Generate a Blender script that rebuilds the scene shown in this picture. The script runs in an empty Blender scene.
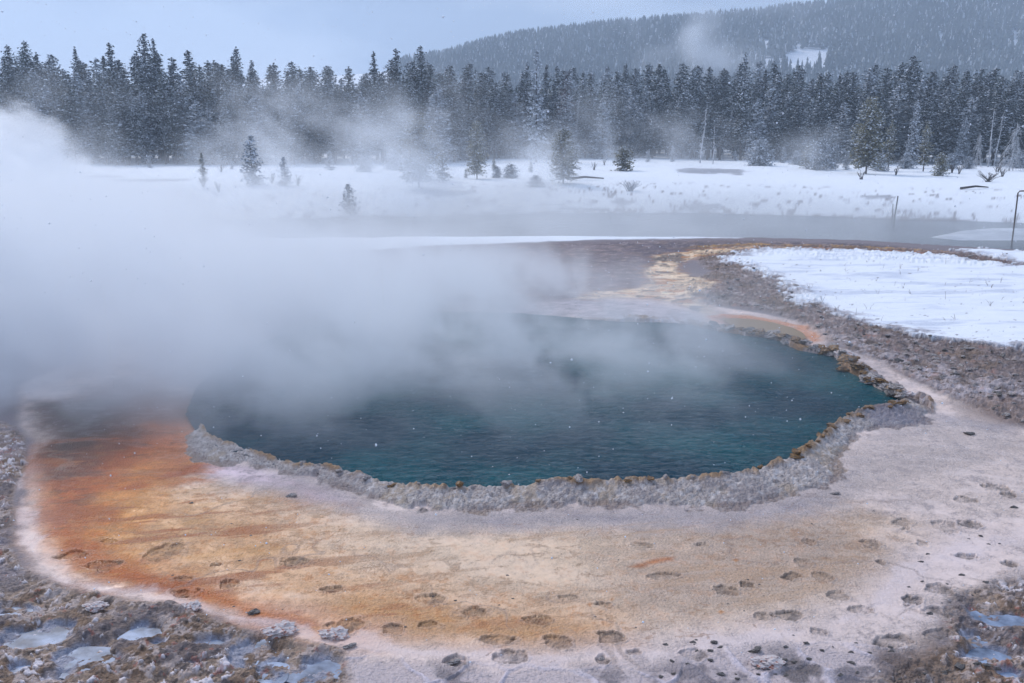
import bpy, math, random, time
import numpy as np
from mathutils import Vector, Matrix
T0 = time.time()
random.seed(7); RNG = np.random.default_rng(7)
S = bpy.context.scene
COL = S.collection
R = math.radians

# ------------------------------------------------------------------ camera
CAM_H, FOC, PITCH = 4.5, 900.0, R(13.5)
cam_d = bpy.data.cameras.new('camera'); cam = bpy.data.objects.new('camera', cam_d); COL.objects.link(cam)
cam_d.sensor_width = 36; cam_d.lens = FOC / 1024 * 36; cam_d.clip_start = 0.1; cam_d.clip_end = 8000
cam.location = (0, 0, CAM_H); cam.rotation_euler = (R(90) - PITCH, 0, 0)
S.camera = cam

# ------------------------------------------------------------------ sky, sun, exposure
SUN_EL, SUN_AZ = 42.0, -35.0          # degrees; azimuth from +Y towards +X (sun is beyond the pool, to the left)
w = bpy.data.worlds.new('World'); S.world = w; w.use_nodes = True
nt = w.node_tree; N = nt.nodes; L = nt.links
bg = N['Background']
sky = N.new('ShaderNodeTexSky'); sky.sky_type = 'NISHITA'; sky.sun_disc = False
sky.sun_elevation = R(SUN_EL); sky.sun_rotation = R(SUN_AZ); sky.air_density = 1.0; sky.dust_density = 1.0; sky.ozone_density = 1.0
tc = N.new('ShaderNodeTexCoord')
mp = N.new('ShaderNodeMapping'); mp.inputs['Scale'].default_value = (1, 1, 2.6)
ns = N.new('ShaderNodeTexNoise'); ns.inputs['Scale'].default_value = 3.0; ns.inputs['Detail'].default_value = 6; ns.inputs['Roughness'].default_value = .5
rp = N.new('ShaderNodeValToRGB')
rp.color_ramp.elements[0].position = .43; rp.color_ramp.elements[0].color = (2.9, 3.9, 5.9, 1)
rp.color_ramp.elements[1].position = .58; rp.color_ramp.elements[1].color = (4.9, 5.95, 8.0, 1)
mx = N.new('ShaderNodeMix'); mx.data_type = 'RGBA'; mx.inputs[0].default_value = .92     # overcast: a cloud deck hides most of the blue
L.new(tc.outputs['Generated'], mp.inputs[0]); L.new(mp.outputs[0], ns.inputs['Vector']); L.new(ns.outputs[0], rp.inputs[0])
L.new(sky.outputs[0], mx.inputs[6]); L.new(rp.outputs[0], mx.inputs[7]); L.new(mx.outputs[2], bg.inputs[0])
bg.inputs[1].default_value = 0.079
sd = bpy.data.lights.new('sun', 'SUN'); sd.energy = 1.5; sd.angle = R(24); sd.color = (1.0, .93, .87)
sun = bpy.data.objects.new('sun', sd); COL.objects.link(sun)
_s = Vector((math.sin(R(SUN_AZ)) * math.cos(R(SUN_EL)), math.cos(R(SUN_AZ)) * math.cos(R(SUN_EL)), math.sin(R(SUN_EL))))
sun.rotation_euler = _s.to_track_quat('Z', 'Y').to_euler()
S.view_settings.view_transform = 'Standard'; S.view_settings.look = 'None'; S.view_settings.gamma = 1
S.view_settings.use_curve_mapping = False; S.view_settings.exposure = 0.62
S.cycles.volume_bounces = 8; S.cycles.max_bounces = 10; S.cycles.diffuse_bounces = 3; S.cycles.transparent_max_bounces = 8
S.cycles.use_denoising = True; S.cycles.use_adaptive_sampling = True; S.cycles.adaptive_threshold = 0.02
S.cycles.volume_max_steps = 256

# ------------------------------------------------------------------ helpers
def tag(o, label=None, cat=None, group=None, kind=None):
    for k, v in (('label', label), ('category', cat), ('group', group), ('kind', kind)):
        if v: o[k] = v
    return o
def ss(a, b, x):
    t = np.clip((x - a) / (b - a), 0, 1); return t * t * (3 - 2 * t)
def pdir(px, py):
    xc = (px - 512) / FOC; yc = (341.5 - py) / FOC
    c, s = math.cos(PITCH), math.sin(PITCH)
    return (xc, c + yc * s, -s + yc * c)
def at(px, py, z=0.0):                       # the point of height z that the traced spot (px,py) shows
    d = pdir(px, py); t = (z - CAM_H) / d[2]
    return (d[0] * t, d[1] * t)
def poly(pts, z=0.0): return np.array([at(a, b, z) for a, b in pts])
def sdist(P, X, Y, closed=True, reach=2.5):
    """signed distance (negative inside) to a polygon, or distance to a polyline; far points get +reach"""
    out = np.full(X.shape, reach, np.float32)
    m = (X > P[:, 0].min() - reach) & (X < P[:, 0].max() + reach) & (Y > P[:, 1].min() - reach) & (Y < P[:, 1].max() + reach)
    x = X[m]; y = Y[m]; d = np.full(x.shape, 1e9); ins = np.zeros(x.shape, bool)
    n = len(P)
    for i in range(n if closed else n - 1):
        ax, ay = P[i]; bx, by = P[(i + 1) % n]
        ex, ey = bx - ax, by - ay; px, py = x - ax, y - ay
        t = np.clip((px * ex + py * ey) / (ex * ex + ey * ey + 1e-9), 0, 1)
        d = np.minimum(d, (px - ex * t) ** 2 + (py - ey * t) ** 2)
        if closed:
            c = (ay > y) != (by > y)
            with np.errstate(divide='ignore', invalid='ignore'):
                ins ^= c & (x < (bx - ax) * (y - ay) / (by - ay + 1e-12) + ax)
    d = np.sqrt(d); d[ins] *= -1
    out[m] = d if closed else d
    return out
def _h(ix, iy, s):
    v = (ix.astype(np.int64) * 374761393 + iy.astype(np.int64) * 668265263 + s * 974634777) & 0xffffffff
    v = ((v ^ (v >> 13)) * 1274126177) & 0xffffffff
    return ((v ^ (v >> 16)) & 0xffff).astype(np.float32) / 65535.0
def vn(x, y, s=0):
    ix = np.floor(x); iy = np.floor(y); fx = (x - ix).astype(np.float32); fy = (y - iy).astype(np.float32)
    fx = fx * fx * (3 - 2 * fx); fy = fy * fy * (3 - 2 * fy); ix = ix.astype(np.int64); iy = iy.astype(np.int64)
    a = _h(ix, iy, s); b = _h(ix + 1, iy, s); c = _h(ix, iy + 1, s); d = _h(ix + 1, iy + 1, s)
    return (a + (b - a) * fx) * (1 - fy) + (c + (d - c) * fx) * fy
def fbm(x, y, sc, o=4, s=0, g=.5):           # about -0.5..0.5
    r = 0; a = 1; t = 0
    for k in range(o):
        ca, sa = math.cos(.7 * k + s), math.sin(.7 * k + s); f = sc * 2.03 ** k
        r = r + a * (vn((x * ca - y * sa) * f, (x * sa + y * ca) * f, s * 17 + k) - .5); t += a; a *= g
    return r / t
def worley(x, y, sc, s=0):
    x = x * sc; y = y * sc; ix = np.floor(x).astype(np.int64); iy = np.floor(y).astype(np.int64)
    d1 = np.full(x.shape, 9., np.float32); d2 = d1.copy()
    for i in (-1, 0, 1):
        for j in (-1, 0, 1):
            cx = ix + i; cy = iy + j
            d = ((cx + _h(cx, cy, s) - x) ** 2 + (cy + _h(cx, cy, s + 5) - y) ** 2).astype(np.float32)
            d2 = np.minimum(np.maximum(d, d1), d2); d1 = np.minimum(d, d1)
    return np.sqrt(d1), np.sqrt(d2)
def vn3(x, y, z, s):
    ix = np.floor(x); iy = np.floor(y); iz = np.floor(z)
    f = [((q - i)).astype(np.float32) for q, i in ((x, ix), (y, iy), (z, iz))]; f = [q * q * (3 - 2 * q) for q in f]
    ix = ix.astype(np.int64); iy = iy.astype(np.int64); iz = iz.astype(np.int64)
    r = 0
    for k in (0, 1):
        a = _h(ix, iy, s + 31 * (iz + k)); b = _h(ix + 1, iy, s + 31 * (iz + k)); c = _h(ix, iy + 1, s + 31 * (iz + k)); d = _h(ix + 1, iy + 1, s + 31 * (iz + k))
        v = (a + (b - a) * f[0]) * (1 - f[1]) + (c + (d - c) * f[0]) * f[1]
        r = r + v * (f[2] if k else 1 - f[2])
    return r
def fbm3(x, y, z, sc, o, s, g=.55):
    r = 0; a = 1; t = 0
    for k in range(o):
        f = sc * 2.07 ** k; q = .6 * k + .3; c, n = math.cos(q), math.sin(q)
        r = r + a * (vn3((x * c - z * n) * f + k * 3.1, y * f + k * 7.7, (x * n + z * c) * f, s + k * 101) - .5); t += a; a *= g
    return r / t
def srgb(r, g, b, k=1.0):
    return np.array([((v / 255 + .055) / 1.055) ** 2.4 if v > 10 else v / 255 / 12.92 for v in (r, g, b)], np.float32) * k

def mesh_obj(name, verts, faces, mat=None, parent=None, smooth=False, mats=None, midx=None):
    me = bpy.data.meshes.new(name)
    v = np.asarray(verts, np.float32).reshape(-1, 3)
    if isinstance(faces, np.ndarray):
        nf, k = faces.shape
        me.vertices.add(len(v)); me.vertices.foreach_set('co', v.ravel())
        me.loops.add(nf * k); me.loops.foreach_set('vertex_index', faces.astype(np.int32).ravel())
        me.polygons.add(nf); me.polygons.foreach_set('loop_start', np.arange(0, nf * k, k, dtype=np.int32))
        me.polygons.foreach_set('loop_total', np.full(nf, k, np.int32))
        me.update(calc_edges=True)
    else:
        me.from_pydata([tuple(map(float, q)) for q in v], [], faces); me.update()
    for m in (mats or [mat]): me.materials.append(m)
    if midx is not None: me.polygons.foreach_set('material_index', np.asarray(midx, np.int32))
    if smooth: me.polygons.foreach_set('use_smooth', np.ones(len(me.polygons), bool))
    o = bpy.data.objects.new(name, me); COL.objects.link(o); o.parent = parent
    return o
def empty(name, loc, rz=0):
    o = bpy.data.objects.new(name, None); COL.objects.link(o); o.location = loc; o.rotation_euler = (0, 0, rz)
    o.empty_display_size = .3; return o
def copy_thing(src, loc, rz, sc):
    r = src.copy(); COL.objects.link(r); r.location = loc; r.rotation_euler = (0, 0, rz); r.scale = sc
    for k in ('label', 'group', 'category', 'kind'):
        if k in r: del r[k]
    for ch in list(src.children):
        c = ch.copy(); COL.objects.link(c); c.parent = r
    return r
def grid_faces(nr, nc):
    i = np.arange(nr * nc).reshape(nr, nc)
    return np.stack([i[:-1, :-1], i[:-1, 1:], i[1:, 1:], i[1:, :-1]], -1).reshape(-1, 4)

# ------------------------------------------------------------------ materials
def mat(name, rgb, rough=.8, spec=.3):
    m = bpy.data.materials.new(name); m.use_nodes = True; b = m.node_tree.nodes['Principled BSDF']
    b.inputs['Base Color'].default_value = (*[float(q) for q in rgb], 1); b.inputs['Roughness'].default_value = rough
    b.inputs['Specular IOR Level'].default_value = spec; return m
def noisy(name, c1, c2, scale, rough=.8, spec=.3, bump=0., bscale=None, detail=4, rand=0., coords='Object', lo=.35, hi=.65):
    m = mat(name, c1, rough, spec); t = m.node_tree; n = t.nodes; l = t.links; b = n['Principled BSDF']
    tc = n.new('ShaderNodeTexCoord'); no = n.new('ShaderNodeTexNoise'); no.inputs['Scale'].default_value = scale; no.inputs['Detail'].default_value = detail
    l.new(tc.outputs[coords], no.inputs['Vector'])
    r = n.new('ShaderNodeValToRGB'); l.new(no.outputs[0], r.inputs[0])
    r.color_ramp.elements[0].position = lo; r.color_ramp.elements[0].color = (*[float(q) for q in c1], 1)
    r.color_ramp.elements[1].position = hi; r.color_ramp.elements[1].color = (*[float(q) for q in c2], 1)
    out = r.outputs[0]
    if rand:
        oi = n.new('ShaderNodeObjectInfo'); mr = n.new('ShaderNodeMapRange'); l.new(oi.outputs['Random'], mr.inputs[0])
        mr.inputs[3].default_value = 1 - rand; mr.inputs[4].default_value = 1 + rand
        hs = n.new('ShaderNodeHueSaturation'); l.new(mr.outputs[0], hs.inputs['Value']); l.new(out, hs.inputs['Color']); out = hs.outputs[0]
    l.new(out, b.inputs['Base Color'])
    if bump:
        n2 = n.new('ShaderNodeTexNoise'); n2.inputs['Scale'].default_value = bscale or scale * 3; n2.inputs['Detail'].default_value = 5; l.new(tc.outputs[coords], n2.inputs['Vector'])
        bp = n.new('ShaderNodeBump'); bp.inputs['Strength'].default_value = 1; bp.inputs['Distance'].default_value = bump
        l.new(n2.outputs[0], bp.inputs['Height']); l.new(bp.outputs[0], b.inputs['Normal'])
    return m
SNOW = srgb(236, 240, 248)
M = {}
M['snow'] = mat('snow', SNOW, .6, .2)
M['needles'] = noisy('pine_needles', (.018, .031, .027), (.062, .084, .066), 1.2, .7, .2, rand=.35)
M['needles_olive'] = noisy('olive_needles', (.17, .165, .12), (.36, .33, .22), 1.2, .7, .2, rand=.15)
M['needles_dead'] = noisy('dead_needles', (.09, .06, .065), (.17, .12, .12), 1.2, .8, .2)
M['needles_frost'] = noisy('frosted_needles', (.20, .22, .24), (.50, .53, .56), 1.0, .8, .2, rand=.15)
M['bark'] = noisy('bark', (.045, .038, .034), (.12, .10, .09), 3, .9, .1, rand=.2)
M['bark_frost'] = noisy('frosted_bark', (.3, .3, .31), (.62, .63, .65), 2, .9, .1)
M['twig'] = noisy('twig_bark', (.05, .042, .04), (.13, .11, .10), 6, .9, .1)
M['rock'] = noisy('sinter_rock', (.15, .12, .11), (.46, .42, .41), 5, .75, .4, .003, 14)
M['rock_gold'] = noisy('algae_stained_rock', (.30, .15, .035), (.10, .07, .055), 4, .5, .5, .003, 14)
M['rock_dark'] = noisy('dark_wet_stone', (.05, .042, .04), (.16, .14, .13), 4, .45, .5, .003, 14)
M['rock_pink'] = noisy('frosted_red_crust', (.60, .53, .52), (.34, .13, .09), 4, .8, .3, .003, 14, lo=.52, hi=.66)

# ------------------------------------------------------------------ shape of the land
def line(pts, z):
    P = poly(pts, z); i = np.argsort(P[:, 0]); return P[i, 0], P[i, 1]
RIM = line([(-250, 240), (0, 239), (300, 238), (420, 236.5), (560, 236), (680, 236.5), (760, 237.5), (860, 240), (940, 245), (1024, 250), (1250, 259)], 0)
SHORE = line([(-300, 214), (0, 216), (200, 220), (400, 217), (500, 214), (600, 213), (700, 213), (844, 217), (900, 220), (960, 221), (1024, 223), (1300, 226)], -1.6)
EDGE = line([(-300, 192), (0, 192), (200, 196), (400, 196), (520, 194), (620, 192), (700, 186), (860, 180), (940, 181), (1024, 183), (1300, 186)], -.3)
POOL = [(210, 436), (240, 447), (270, 457), (300, 464), (340, 469), (378, 478), (410, 484), (440, 486), (480, 483), (520, 484), (560, 481.5), (600, 481), (640, 479.5), (700, 477.5), (740, 473.5),
        (762, 466), (782, 458), (802, 448), (812, 441), (823, 433), (832, 425), (840, 417), (853, 412), (868, 409), (884, 409), (898, 406), (905, 401), (893, 395), (875, 386), (861, 377), (850, 372),
        (842, 367), (841, 360), (832, 355), (815, 352.5), (800, 350), (790, 346), (780, 340), (762, 336.5), (745, 335), (725, 332), (708, 328), (690, 324), (660, 322), (620, 321), (570, 318), (520, 314), (450, 312),
        (380, 315), (310, 326), (250, 348), (205, 385), (195, 412)]
def crest_z(x): return .05 + .07 * ss(-3.3, -1.3, x)
PZ = [float(crest_z((x - 512) / FOC * 12)) if 430 < y and x > 195 or (x > 795 and y > 411) else .05 for x, y in POOL]
POOLW = np.array([at(x, y, z) for (x, y), z in zip(POOL, PZ)])
CRUST = [(186, 436), (188, 452), (205, 460), (235, 463), (260, 468), (300, 478), (340, 489), (372, 499), (392, 508), (415, 512), (460, 511), (520, 506), (560, 507), (600, 504), (640, 506), (680, 507), (740, 507),
         (770, 501), (800, 493), (822, 489), (836, 477), (835, 462), (845, 447), (858, 434), (880, 427), (905, 426), (926, 421), (932, 410), (915, 402), (905, 398), (880, 380), (840, 400), (700, 440), (300, 430), (200, 425)]
CRUSTW = poly(CRUST, 0)
PUDDLES = [(39, 637, 46, 19), (89, 661, 62, 24), (142, 634, 32, 13), (160, 642, 20, 9), (206, 641, 38, 11), (194, 664, 36, 9), (255, 650, 34, 24), (272, 672, 26, 17), (16, 611, 38, 10), (320, 671, 52, 20),
           (1004, 619, 62, 15), (974, 637, 34, 12), (990, 655, 60, 16), (125, 680, 26, 10), (20, 668, 22, 10), (228, 690, 50, 12), (1016, 675, 34, 12)]
PUD = [(*at(a, b, -.03), 0, w_, h_) for a, b, w_, h_ in PUDDLES]
PRINTS = [(998, 488, 20, 8, 1), (1008, 495, 22, 6, 1.2), (969, 524, 18, 8, 1), (966, 557, 25, 9, 1), (1007, 564, 22, 8, 1), (939, 589, 24, 10, 1), (914, 602, 27, 11, 1), (933, 610, 26, 11, 1), (937, 634, 26, 9, .7),
          (887, 643, 38, 14, .8), (839, 596, 22, 8, .5), (825, 578, 18, 8, .5), (790, 576, 20, 8, .7), (792, 615, 32, 10, .9), (762, 617, 26, 8, .4), (749, 585, 22, 8, .7), (727, 590, 24, 11, .6), (870, 544, 18, 8, .7),
          (811, 543, 18, 8, .5), (804, 563, 16, 8, .5), (902, 523, 22, 14, .4), (944, 525, 20, 12, .3), (921, 544, 18, 8, .5), (882, 563, 14, 8, .4), (966, 500, 24, 7, .5), (429, 600, 32, 11, .6), (472, 613, 32, 12, .6),
          (393, 627, 22, 11, .7), (429, 625, 24, 8, .6), (496, 640, 30, 8, .6), (512, 657, 30, 12, .7), (559, 643, 28, 12, .6), (610, 636, 26, 12, .8), (605, 604, 26, 9, .6), (635, 653, 19, 9, .9), (454, 660, 20, 9, 1.2),
          (602, 659, 12, 10, 1.2), (345, 628, 34, 20, .7), (166, 554, 34, 18, .35), (103, 565, 28, 10, .5), (231, 584, 22, 9, .6), (297, 562, 30, 9, .8), (329, 589, 22, 6, .7), (215, 565, 10, 4, .8), (181, 593, 26, 10, .7),
          (182, 579, 28, 6, .5), (110, 541, 18, 6, .5), (690, 655, 30, 12, .4), (75, 555, 40, 9, .4), (540, 620, 26, 7, .3), (570, 597, 22, 6, .3), (665, 575, 26, 6, .25), (640, 545, 20, 5, .3), (700, 545, 18, 5, .25), (860, 610, 22, 8, .4), (820, 632, 24, 7, .4)]
def macro(x, y):                               # the land without its small relief
    yr = np.interp(x, *RIM); ys = np.interp(x, *SHORE); ye = ys + 15
    z = -2.2 * ss(yr, yr + 2.2, y)
    z = z + .6 * ss(ys - 2.5, ys, y)
    q = np.clip((y - ys) / (ye - ys), 0, 1)
    z = z + 1.3 * (1 - (1 - q) ** 1.8)
    z = z + (y > ys) * (.25 * fbm(x, y, .06, 3, 3)) * ss(0, 3, y - ys)
    return z
def land_hit(px, py):                          # where a traced spot on the far snowfield stands
    d = pdir(px, py); t = np.arange(38, 700, .25); X = d[0] * t; Y = d[1] * t; Z = CAM_H + d[2] * t
    G = macro(X, Y); i = np.argmax(Z < G)
    if i == 0: i = len(t) - 1
    return float(X[i]), float(Y[i]), float(G[i])

# ------------------------------------------------------------------ ground sheet
rows = []
dp = math.atan
py = 760.0
while py > 181: rows.append(py); py -= .62 if py > 240 else .8
ROWD = [at(512, q)[1] for q in rows]
d = ROWD[-1]
while d < 4200: d *= 1.012 if d < 200 else 1.04; ROWD.append(d)
ROWD = [1.0, 2.0, 3.2, 4.3, 5.2] + [q for q in ROWD if q > 5.4]
ang = list(np.linspace(-1.9, -1.05, 30)[:-1]) + list(np.linspace(-1.05, -.66, 200)[:-1]) + list(np.linspace(-.66, .66, 1500)) + list(np.linspace(.66, 1.05, 200)[1:]) + list(np.linspace(1.05, 1.9, 30)[1:])   # x/y slopes
YY, UU = np.meshgrid(np.array(ROWD), np.array(ang), indexing='ij')
X = (YY * UU).ravel(); Y = YY.ravel()
near = Y < 48
Z = macro(X, Y)
xn, yn = X[near], Y[near]; zn = Z[near].copy()
print('ground verts', len(X), time.time() - T0)
wx = fbm(xn, yn, 1.1, 4, 21); wy = fbm(xn, yn, 4.5, 3, 22)             # edge wander
warp = wx * .5 + wy * .35 + fbm(xn, yn, 14, 3, 23) * .12
XW = xn + fbm(xn, yn, .9, 4, 31) * .7; YW = yn + fbm(xn, yn, .9, 4, 32) * .7
fine = fbm(xn, yn, 16, 4, 41, .6); mid = fbm(xn, yn, 3.2, 4, 42, .6); big = fbm(xn, yn, .5, 4, 43)
streak = fbm(xn * 1.0 - yn * .3, yn * 3.5 + xn * .5, 1.6, 4, 44)
col = np.empty((len(xn), 3), np.float32); wet = np.full(len(xn), .15, np.float32)
def lay(mask, rgb, k=1.0):
    global col
    c = srgb(*rgb) if not isinstance(rgb, np.ndarray) else rgb
    mk = (mask * k)[:, None]; col = col * (1 - mk) + c * mk
def area(pts, soft=.2, wob=.5, z=0.0, wa=None):
    q = sdist(poly(pts, z) if not isinstance(pts, np.ndarray) else pts, xn, yn, reach=4)
    return 1 - ss(-soft, soft, q + (warp if wa is None else wa) * wob)
def stroke(pts, wd, soft, wob=.3):
    q = sdist(poly(pts), xn, yn, closed=False, reach=4)
    return 1 - ss(wd - soft, wd + soft, q + warp * wob)
sd_pool = sdist(POOLW, xn, yn, reach=4); sd_cr = sdist(CRUSTW, xn, yn, reach=4)
cr = 1 - ss(-.02, .03, sd_cr + wy * .42 + wx * .38 + mid * .16)
outp = ss(-.03, .02, sd_pool)
col[:] = srgb(132, 122, 126)
far_brown = area([(280, 262), (300, 250), (420, 247), (560, 243), (680, 240), (760, 241), (860, 244), (940, 250), (1010, 258), (1010, 266), (930, 258), (850, 252), (760, 250), (700, 258), (665, 265), (640, 283), (600, 290), (560, 300), (400, 300), (250, 310), (150, 330), (100, 330), (100, 262)], .5, 1)
lay(far_brown, (118, 104, 108)); lay(far_brown * ss(-.05, .2, big), (98, 88, 98), .8); lay(far_brown * ss(.0, .2, mid), (140, 118, 112), .6)
# sinter apron round the pool
SIN = [(18, 425), (31, 440), (30, 470), (25, 500), (24, 545), (34, 572), (80, 588), (150, 602), (215, 612), (245, 626), (300, 640), (345, 652), (345, 800), (930, 800), (925, 660), (940, 625), (960, 598), (1000, 578),
       (1100, 565), (1250, 560), (1250, 470), (1100, 445), (1010, 425), (976, 408), (955, 399), (923, 385), (898, 373), (884, 364), (853, 353), (828, 345), (818, 334), (795, 322), (765, 314), (735, 309), (712, 306), (690, 296), (640, 292),
       (600, 298), (560, 318), (300, 315), (100, 350), (20, 385)]
sin_ = area(SIN, .12, .35); lay(sin_, (222, 200, 190)); wet[:] = np.where(sin_ > .5, .45, wet)
lay(sin_ * ss(-.1, .25, big + mid * .4), (200, 182, 178), .8)
tan = area([(150, 470), (330, 503), (420, 524), (560, 520), (700, 524), (800, 512), (860, 505), (905, 525), (885, 570), (840, 605), (760, 622), (690, 632), (600, 642), (500, 645), (400, 630), (330, 612), (250, 602), (120, 565), (55, 500), (90, 455)], .55, 1.0)
lay(tan, (222, 192, 164)); lay(tan * ss(-.02, .3, big), (194, 166, 142), .7)
tan2 = area([(620, 540), (720, 520), (860, 510), (890, 545), (860, 590), (760, 610), (640, 620), (600, 590)], .6, 1.2); lay(tan2, (184, 158, 140), .8)
gray = area([(190, 462), (300, 480), (400, 510), (500, 508), (740, 508), (828, 485), (845, 455), (880, 430), (940, 415), (1020, 425), (1010, 460), (900, 478), (850, 506), (740, 524), (560, 528), (420, 530), (330, 506), (230, 482)], .35, .7)
lay(gray, (168, 157, 160), .85); lay(gray * ss(0, .25, mid), (148, 138, 146), .5)
rg = area([(850, 440), (930, 420), (1100, 440), (1100, 520), (960, 510), (880, 500), (830, 520), (840, 470)], .5, .8); lay(rg, (208, 188, 178), .75)
pk = area([(195, 462), (225, 463), (268, 472), (280, 484), (240, 482), (205, 474)], .25, .5); lay(pk, (224, 196, 204), .9)
pk2 = area([(290, 482), (330, 494), (345, 502), (310, 503)], .3, .5); lay(pk2, (200, 172, 180), .6)
# orange mats
o1 = area([(150, 478), (250, 500), (320, 520), (350, 560), (480, 600), (600, 622), (600, 640), (400, 642), (250, 610), (90, 580), (50, 540), (60, 480)], .7, 1.2); lay(o1, (212, 156, 104), .78)
o1b = area([(350, 600), (440, 610), (540, 625), (620, 640), (560, 648), (440, 645), (370, 638), (330, 620)], .28, .7); lay(o1b, (196, 140, 82), .8)
o2 = area([(45, 440), (150, 425), (200, 428), (196, 455), (205, 462), (175, 478), (150, 500), (130, 540), (160, 572), (235, 595), (310, 618), (372, 640), (330, 640), (270, 624), (215, 606), (140, 592), (90, 578), (48, 556), (36, 500)], .38, .9); lay(o2, (210, 122, 32), .92)
o2s = o2 * ss(-.1, .2, streak); lay(o2s, (214, 148, 74), .6)
o3 = area([(34, 445), (100, 436), (180, 432), (192, 440), (150, 455), (120, 470), (95, 492), (80, 520), (62, 535), (50, 520), (38, 490)], .3, .8); lay(o3, (164, 74, 8), .95)
o3b = area([(66, 528), (110, 548), (140, 568), (235, 596), (262, 610), (300, 622), (330, 634), (260, 621), (215, 604), (140, 584), (95, 576), (60, 556)], .13, .55); lay(o3b, (178, 88, 2), .97)
o3c = area([(215, 600), (250, 604), (300, 616), (318, 628), (290, 630), (240, 616)], .12, .35); lay(o3c, (190, 104, 16), .8)
o3d = area([(60, 490), (120, 478), (190, 470), (230, 478), (180, 486), (120, 500), (90, 530), (62, 530)], .25, 1.1); lay(o3d * ss(-.15, .1, streak), (178, 88, 10), .8)
yel = area([(100, 505), (150, 490), (210, 520), (190, 560), (130, 560), (90, 540)], .5, 1); lay(yel * ss(-.1, .2, mid + streak), (206, 146, 66), .35)
o4 = area([(28, 405), (120, 380), (210, 400), (190, 430), (150, 443), (118, 455), (88, 470), (60, 482), (44, 474), (37, 455)], .35, .8); lay(o4, (98, 44, 18), .9)
o5 = area([(28, 400), (110, 400), (120, 430), (90, 447), (60, 458), (42, 450)], .4, .7); lay(o5, (52, 34, 32), .85)
lay(area([(150, 425), (200, 420), (196, 445), (205, 462), (170, 470), (140, 460)], .3, .6), (190, 112, 70), .75)
lay(area([(178, 472), (196, 462), (205, 464), (196, 472), (170, 480), (135, 488), (110, 492), (140, 480)], .1, .3), (160, 70, 30), .6)
wet = np.maximum(wet, .55 * np.maximum(o2, o4)); wet = np.maximum(wet, .6 * gray); wet = wet + .4 * sin_ * ss(.0, .2, mid + streak)
lay(area([(629, 566), (645, 561), (658, 558), (675, 556), (672, 560), (650, 564), (640, 567)], .05, .15), (176, 102, 44), .9)
for a, b in ((736, 560), (721, 612), (590, 604), (612, 599)): lay(area([(a - 3, b), (a, b - 2), (a + 3, b), (a, b + 2)], .02, .05), (190, 120, 50), .8)
gn = fbm(xn, yn, 24, 3, 55, .7); sp = fbm(xn, yn, 9, 4, 56, .7)
mt_ = np.clip(tan + o1 + o2, 0, 1) * (1 - .5 * gray)
col *= (1 + np.clip(sin_, 0, 1) * (.26 * gn + .28 * sp + .35 * fbm(xn, yn, 3, 5, 57, .7) + .3 * streak))[:, None]
lay(mt_ * ss(.06, .2, sp) * np.clip(o1 + .4 * tan, 0, 1), (190, 122, 62), .5); lay(sin_ * ss(.08, .24, -sp) * (1 - mt_), (150, 136, 140), .4)
lay(mt_ * ss(.10, .2, fbm(xn, yn * 1.4, 6, 4, 58, .7) + .5 * big), (150, 108, 70), .35)
stv = fbm(xn * .5, yn * 2.4 - xn * .5, 1.5, 5, 60, .62)
lay(np.clip(o1 + o2, 0, 1) * ss(.05, .15, stv) * ss(3.0, -3.0, xn), (158, 78, 14), .65); lay(np.clip(o1 + o2, 0, 1) * (1 - o4) * (1 - o5) * (1 - .7 * o3) * ss(.07, .18, -stv), (218, 158, 84), .3)
lay(o3 * ss(.06, .14, -stv + .5 * mid), (92, 46, 20), .6); lay(np.clip(tan - o1, 0, 1) * ss(.08, .18, stv), (188, 150, 116), .45)
# pale margin where the run-off dries
PALE = [(16, 476), (22, 500), (24, 529), (40, 565), (64, 582), (107, 589), (135, 596), (199, 608), (228, 616), (270, 621), (309, 633), (340, 645), (365, 642), (411, 652), (482, 655), (539, 662), (589, 655), (625, 655), (674, 653), (727, 644), (781, 635), (827, 626), (873, 606), (895, 584), (923, 562), (985, 545), (1060, 535)]
pale = stroke(PALE, .06, .08, .8); lay(pale, (226, 208, 206), .6)
pale2 = stroke(PALE, .28, .25, 1.1); lay(pale2 * sin_ * (1 - o3b) * (1 - o2 * .7), (222, 203, 200), .32)
# thread-thin channels on the mats
th = np.abs(fbm(xn, yn, .8, 4, 51)); th2 = np.abs(fbm(xn, yn * 2.2, 1.7, 4, 52))
lay(sin_ * (1 - ss(.004, .014, th)) * ss(-.1, .1, big), (150, 128, 118), .4); lay(sin_ * (1 - ss(.003, .012, th2)) * (tan + o1 > .5) * ss(0, .1, mid + .05), (160, 110, 70), .4)
# bottom-centre lavender crust
lav = area([(345, 655), (420, 664), (520, 672), (620, 668), (700, 658), (760, 650), (860, 642), (920, 650), (905, 800), (330, 800)], .15, .5)
lay(lav, (194, 178, 178)); pw1, pw2 = worley(XW, YW, 1.9, 3)
lay(lav * (1 - ss(.05, .14, pw2 - pw1)), (212, 200, 208), .8)
lay(lav * ss(.05, .2, mid + big), (110, 100, 104), .8); lay(lav * ss(.12, .2, fbm(xn, yn, 2.2, 3, 61)), (84, 74, 74), .8)
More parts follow.
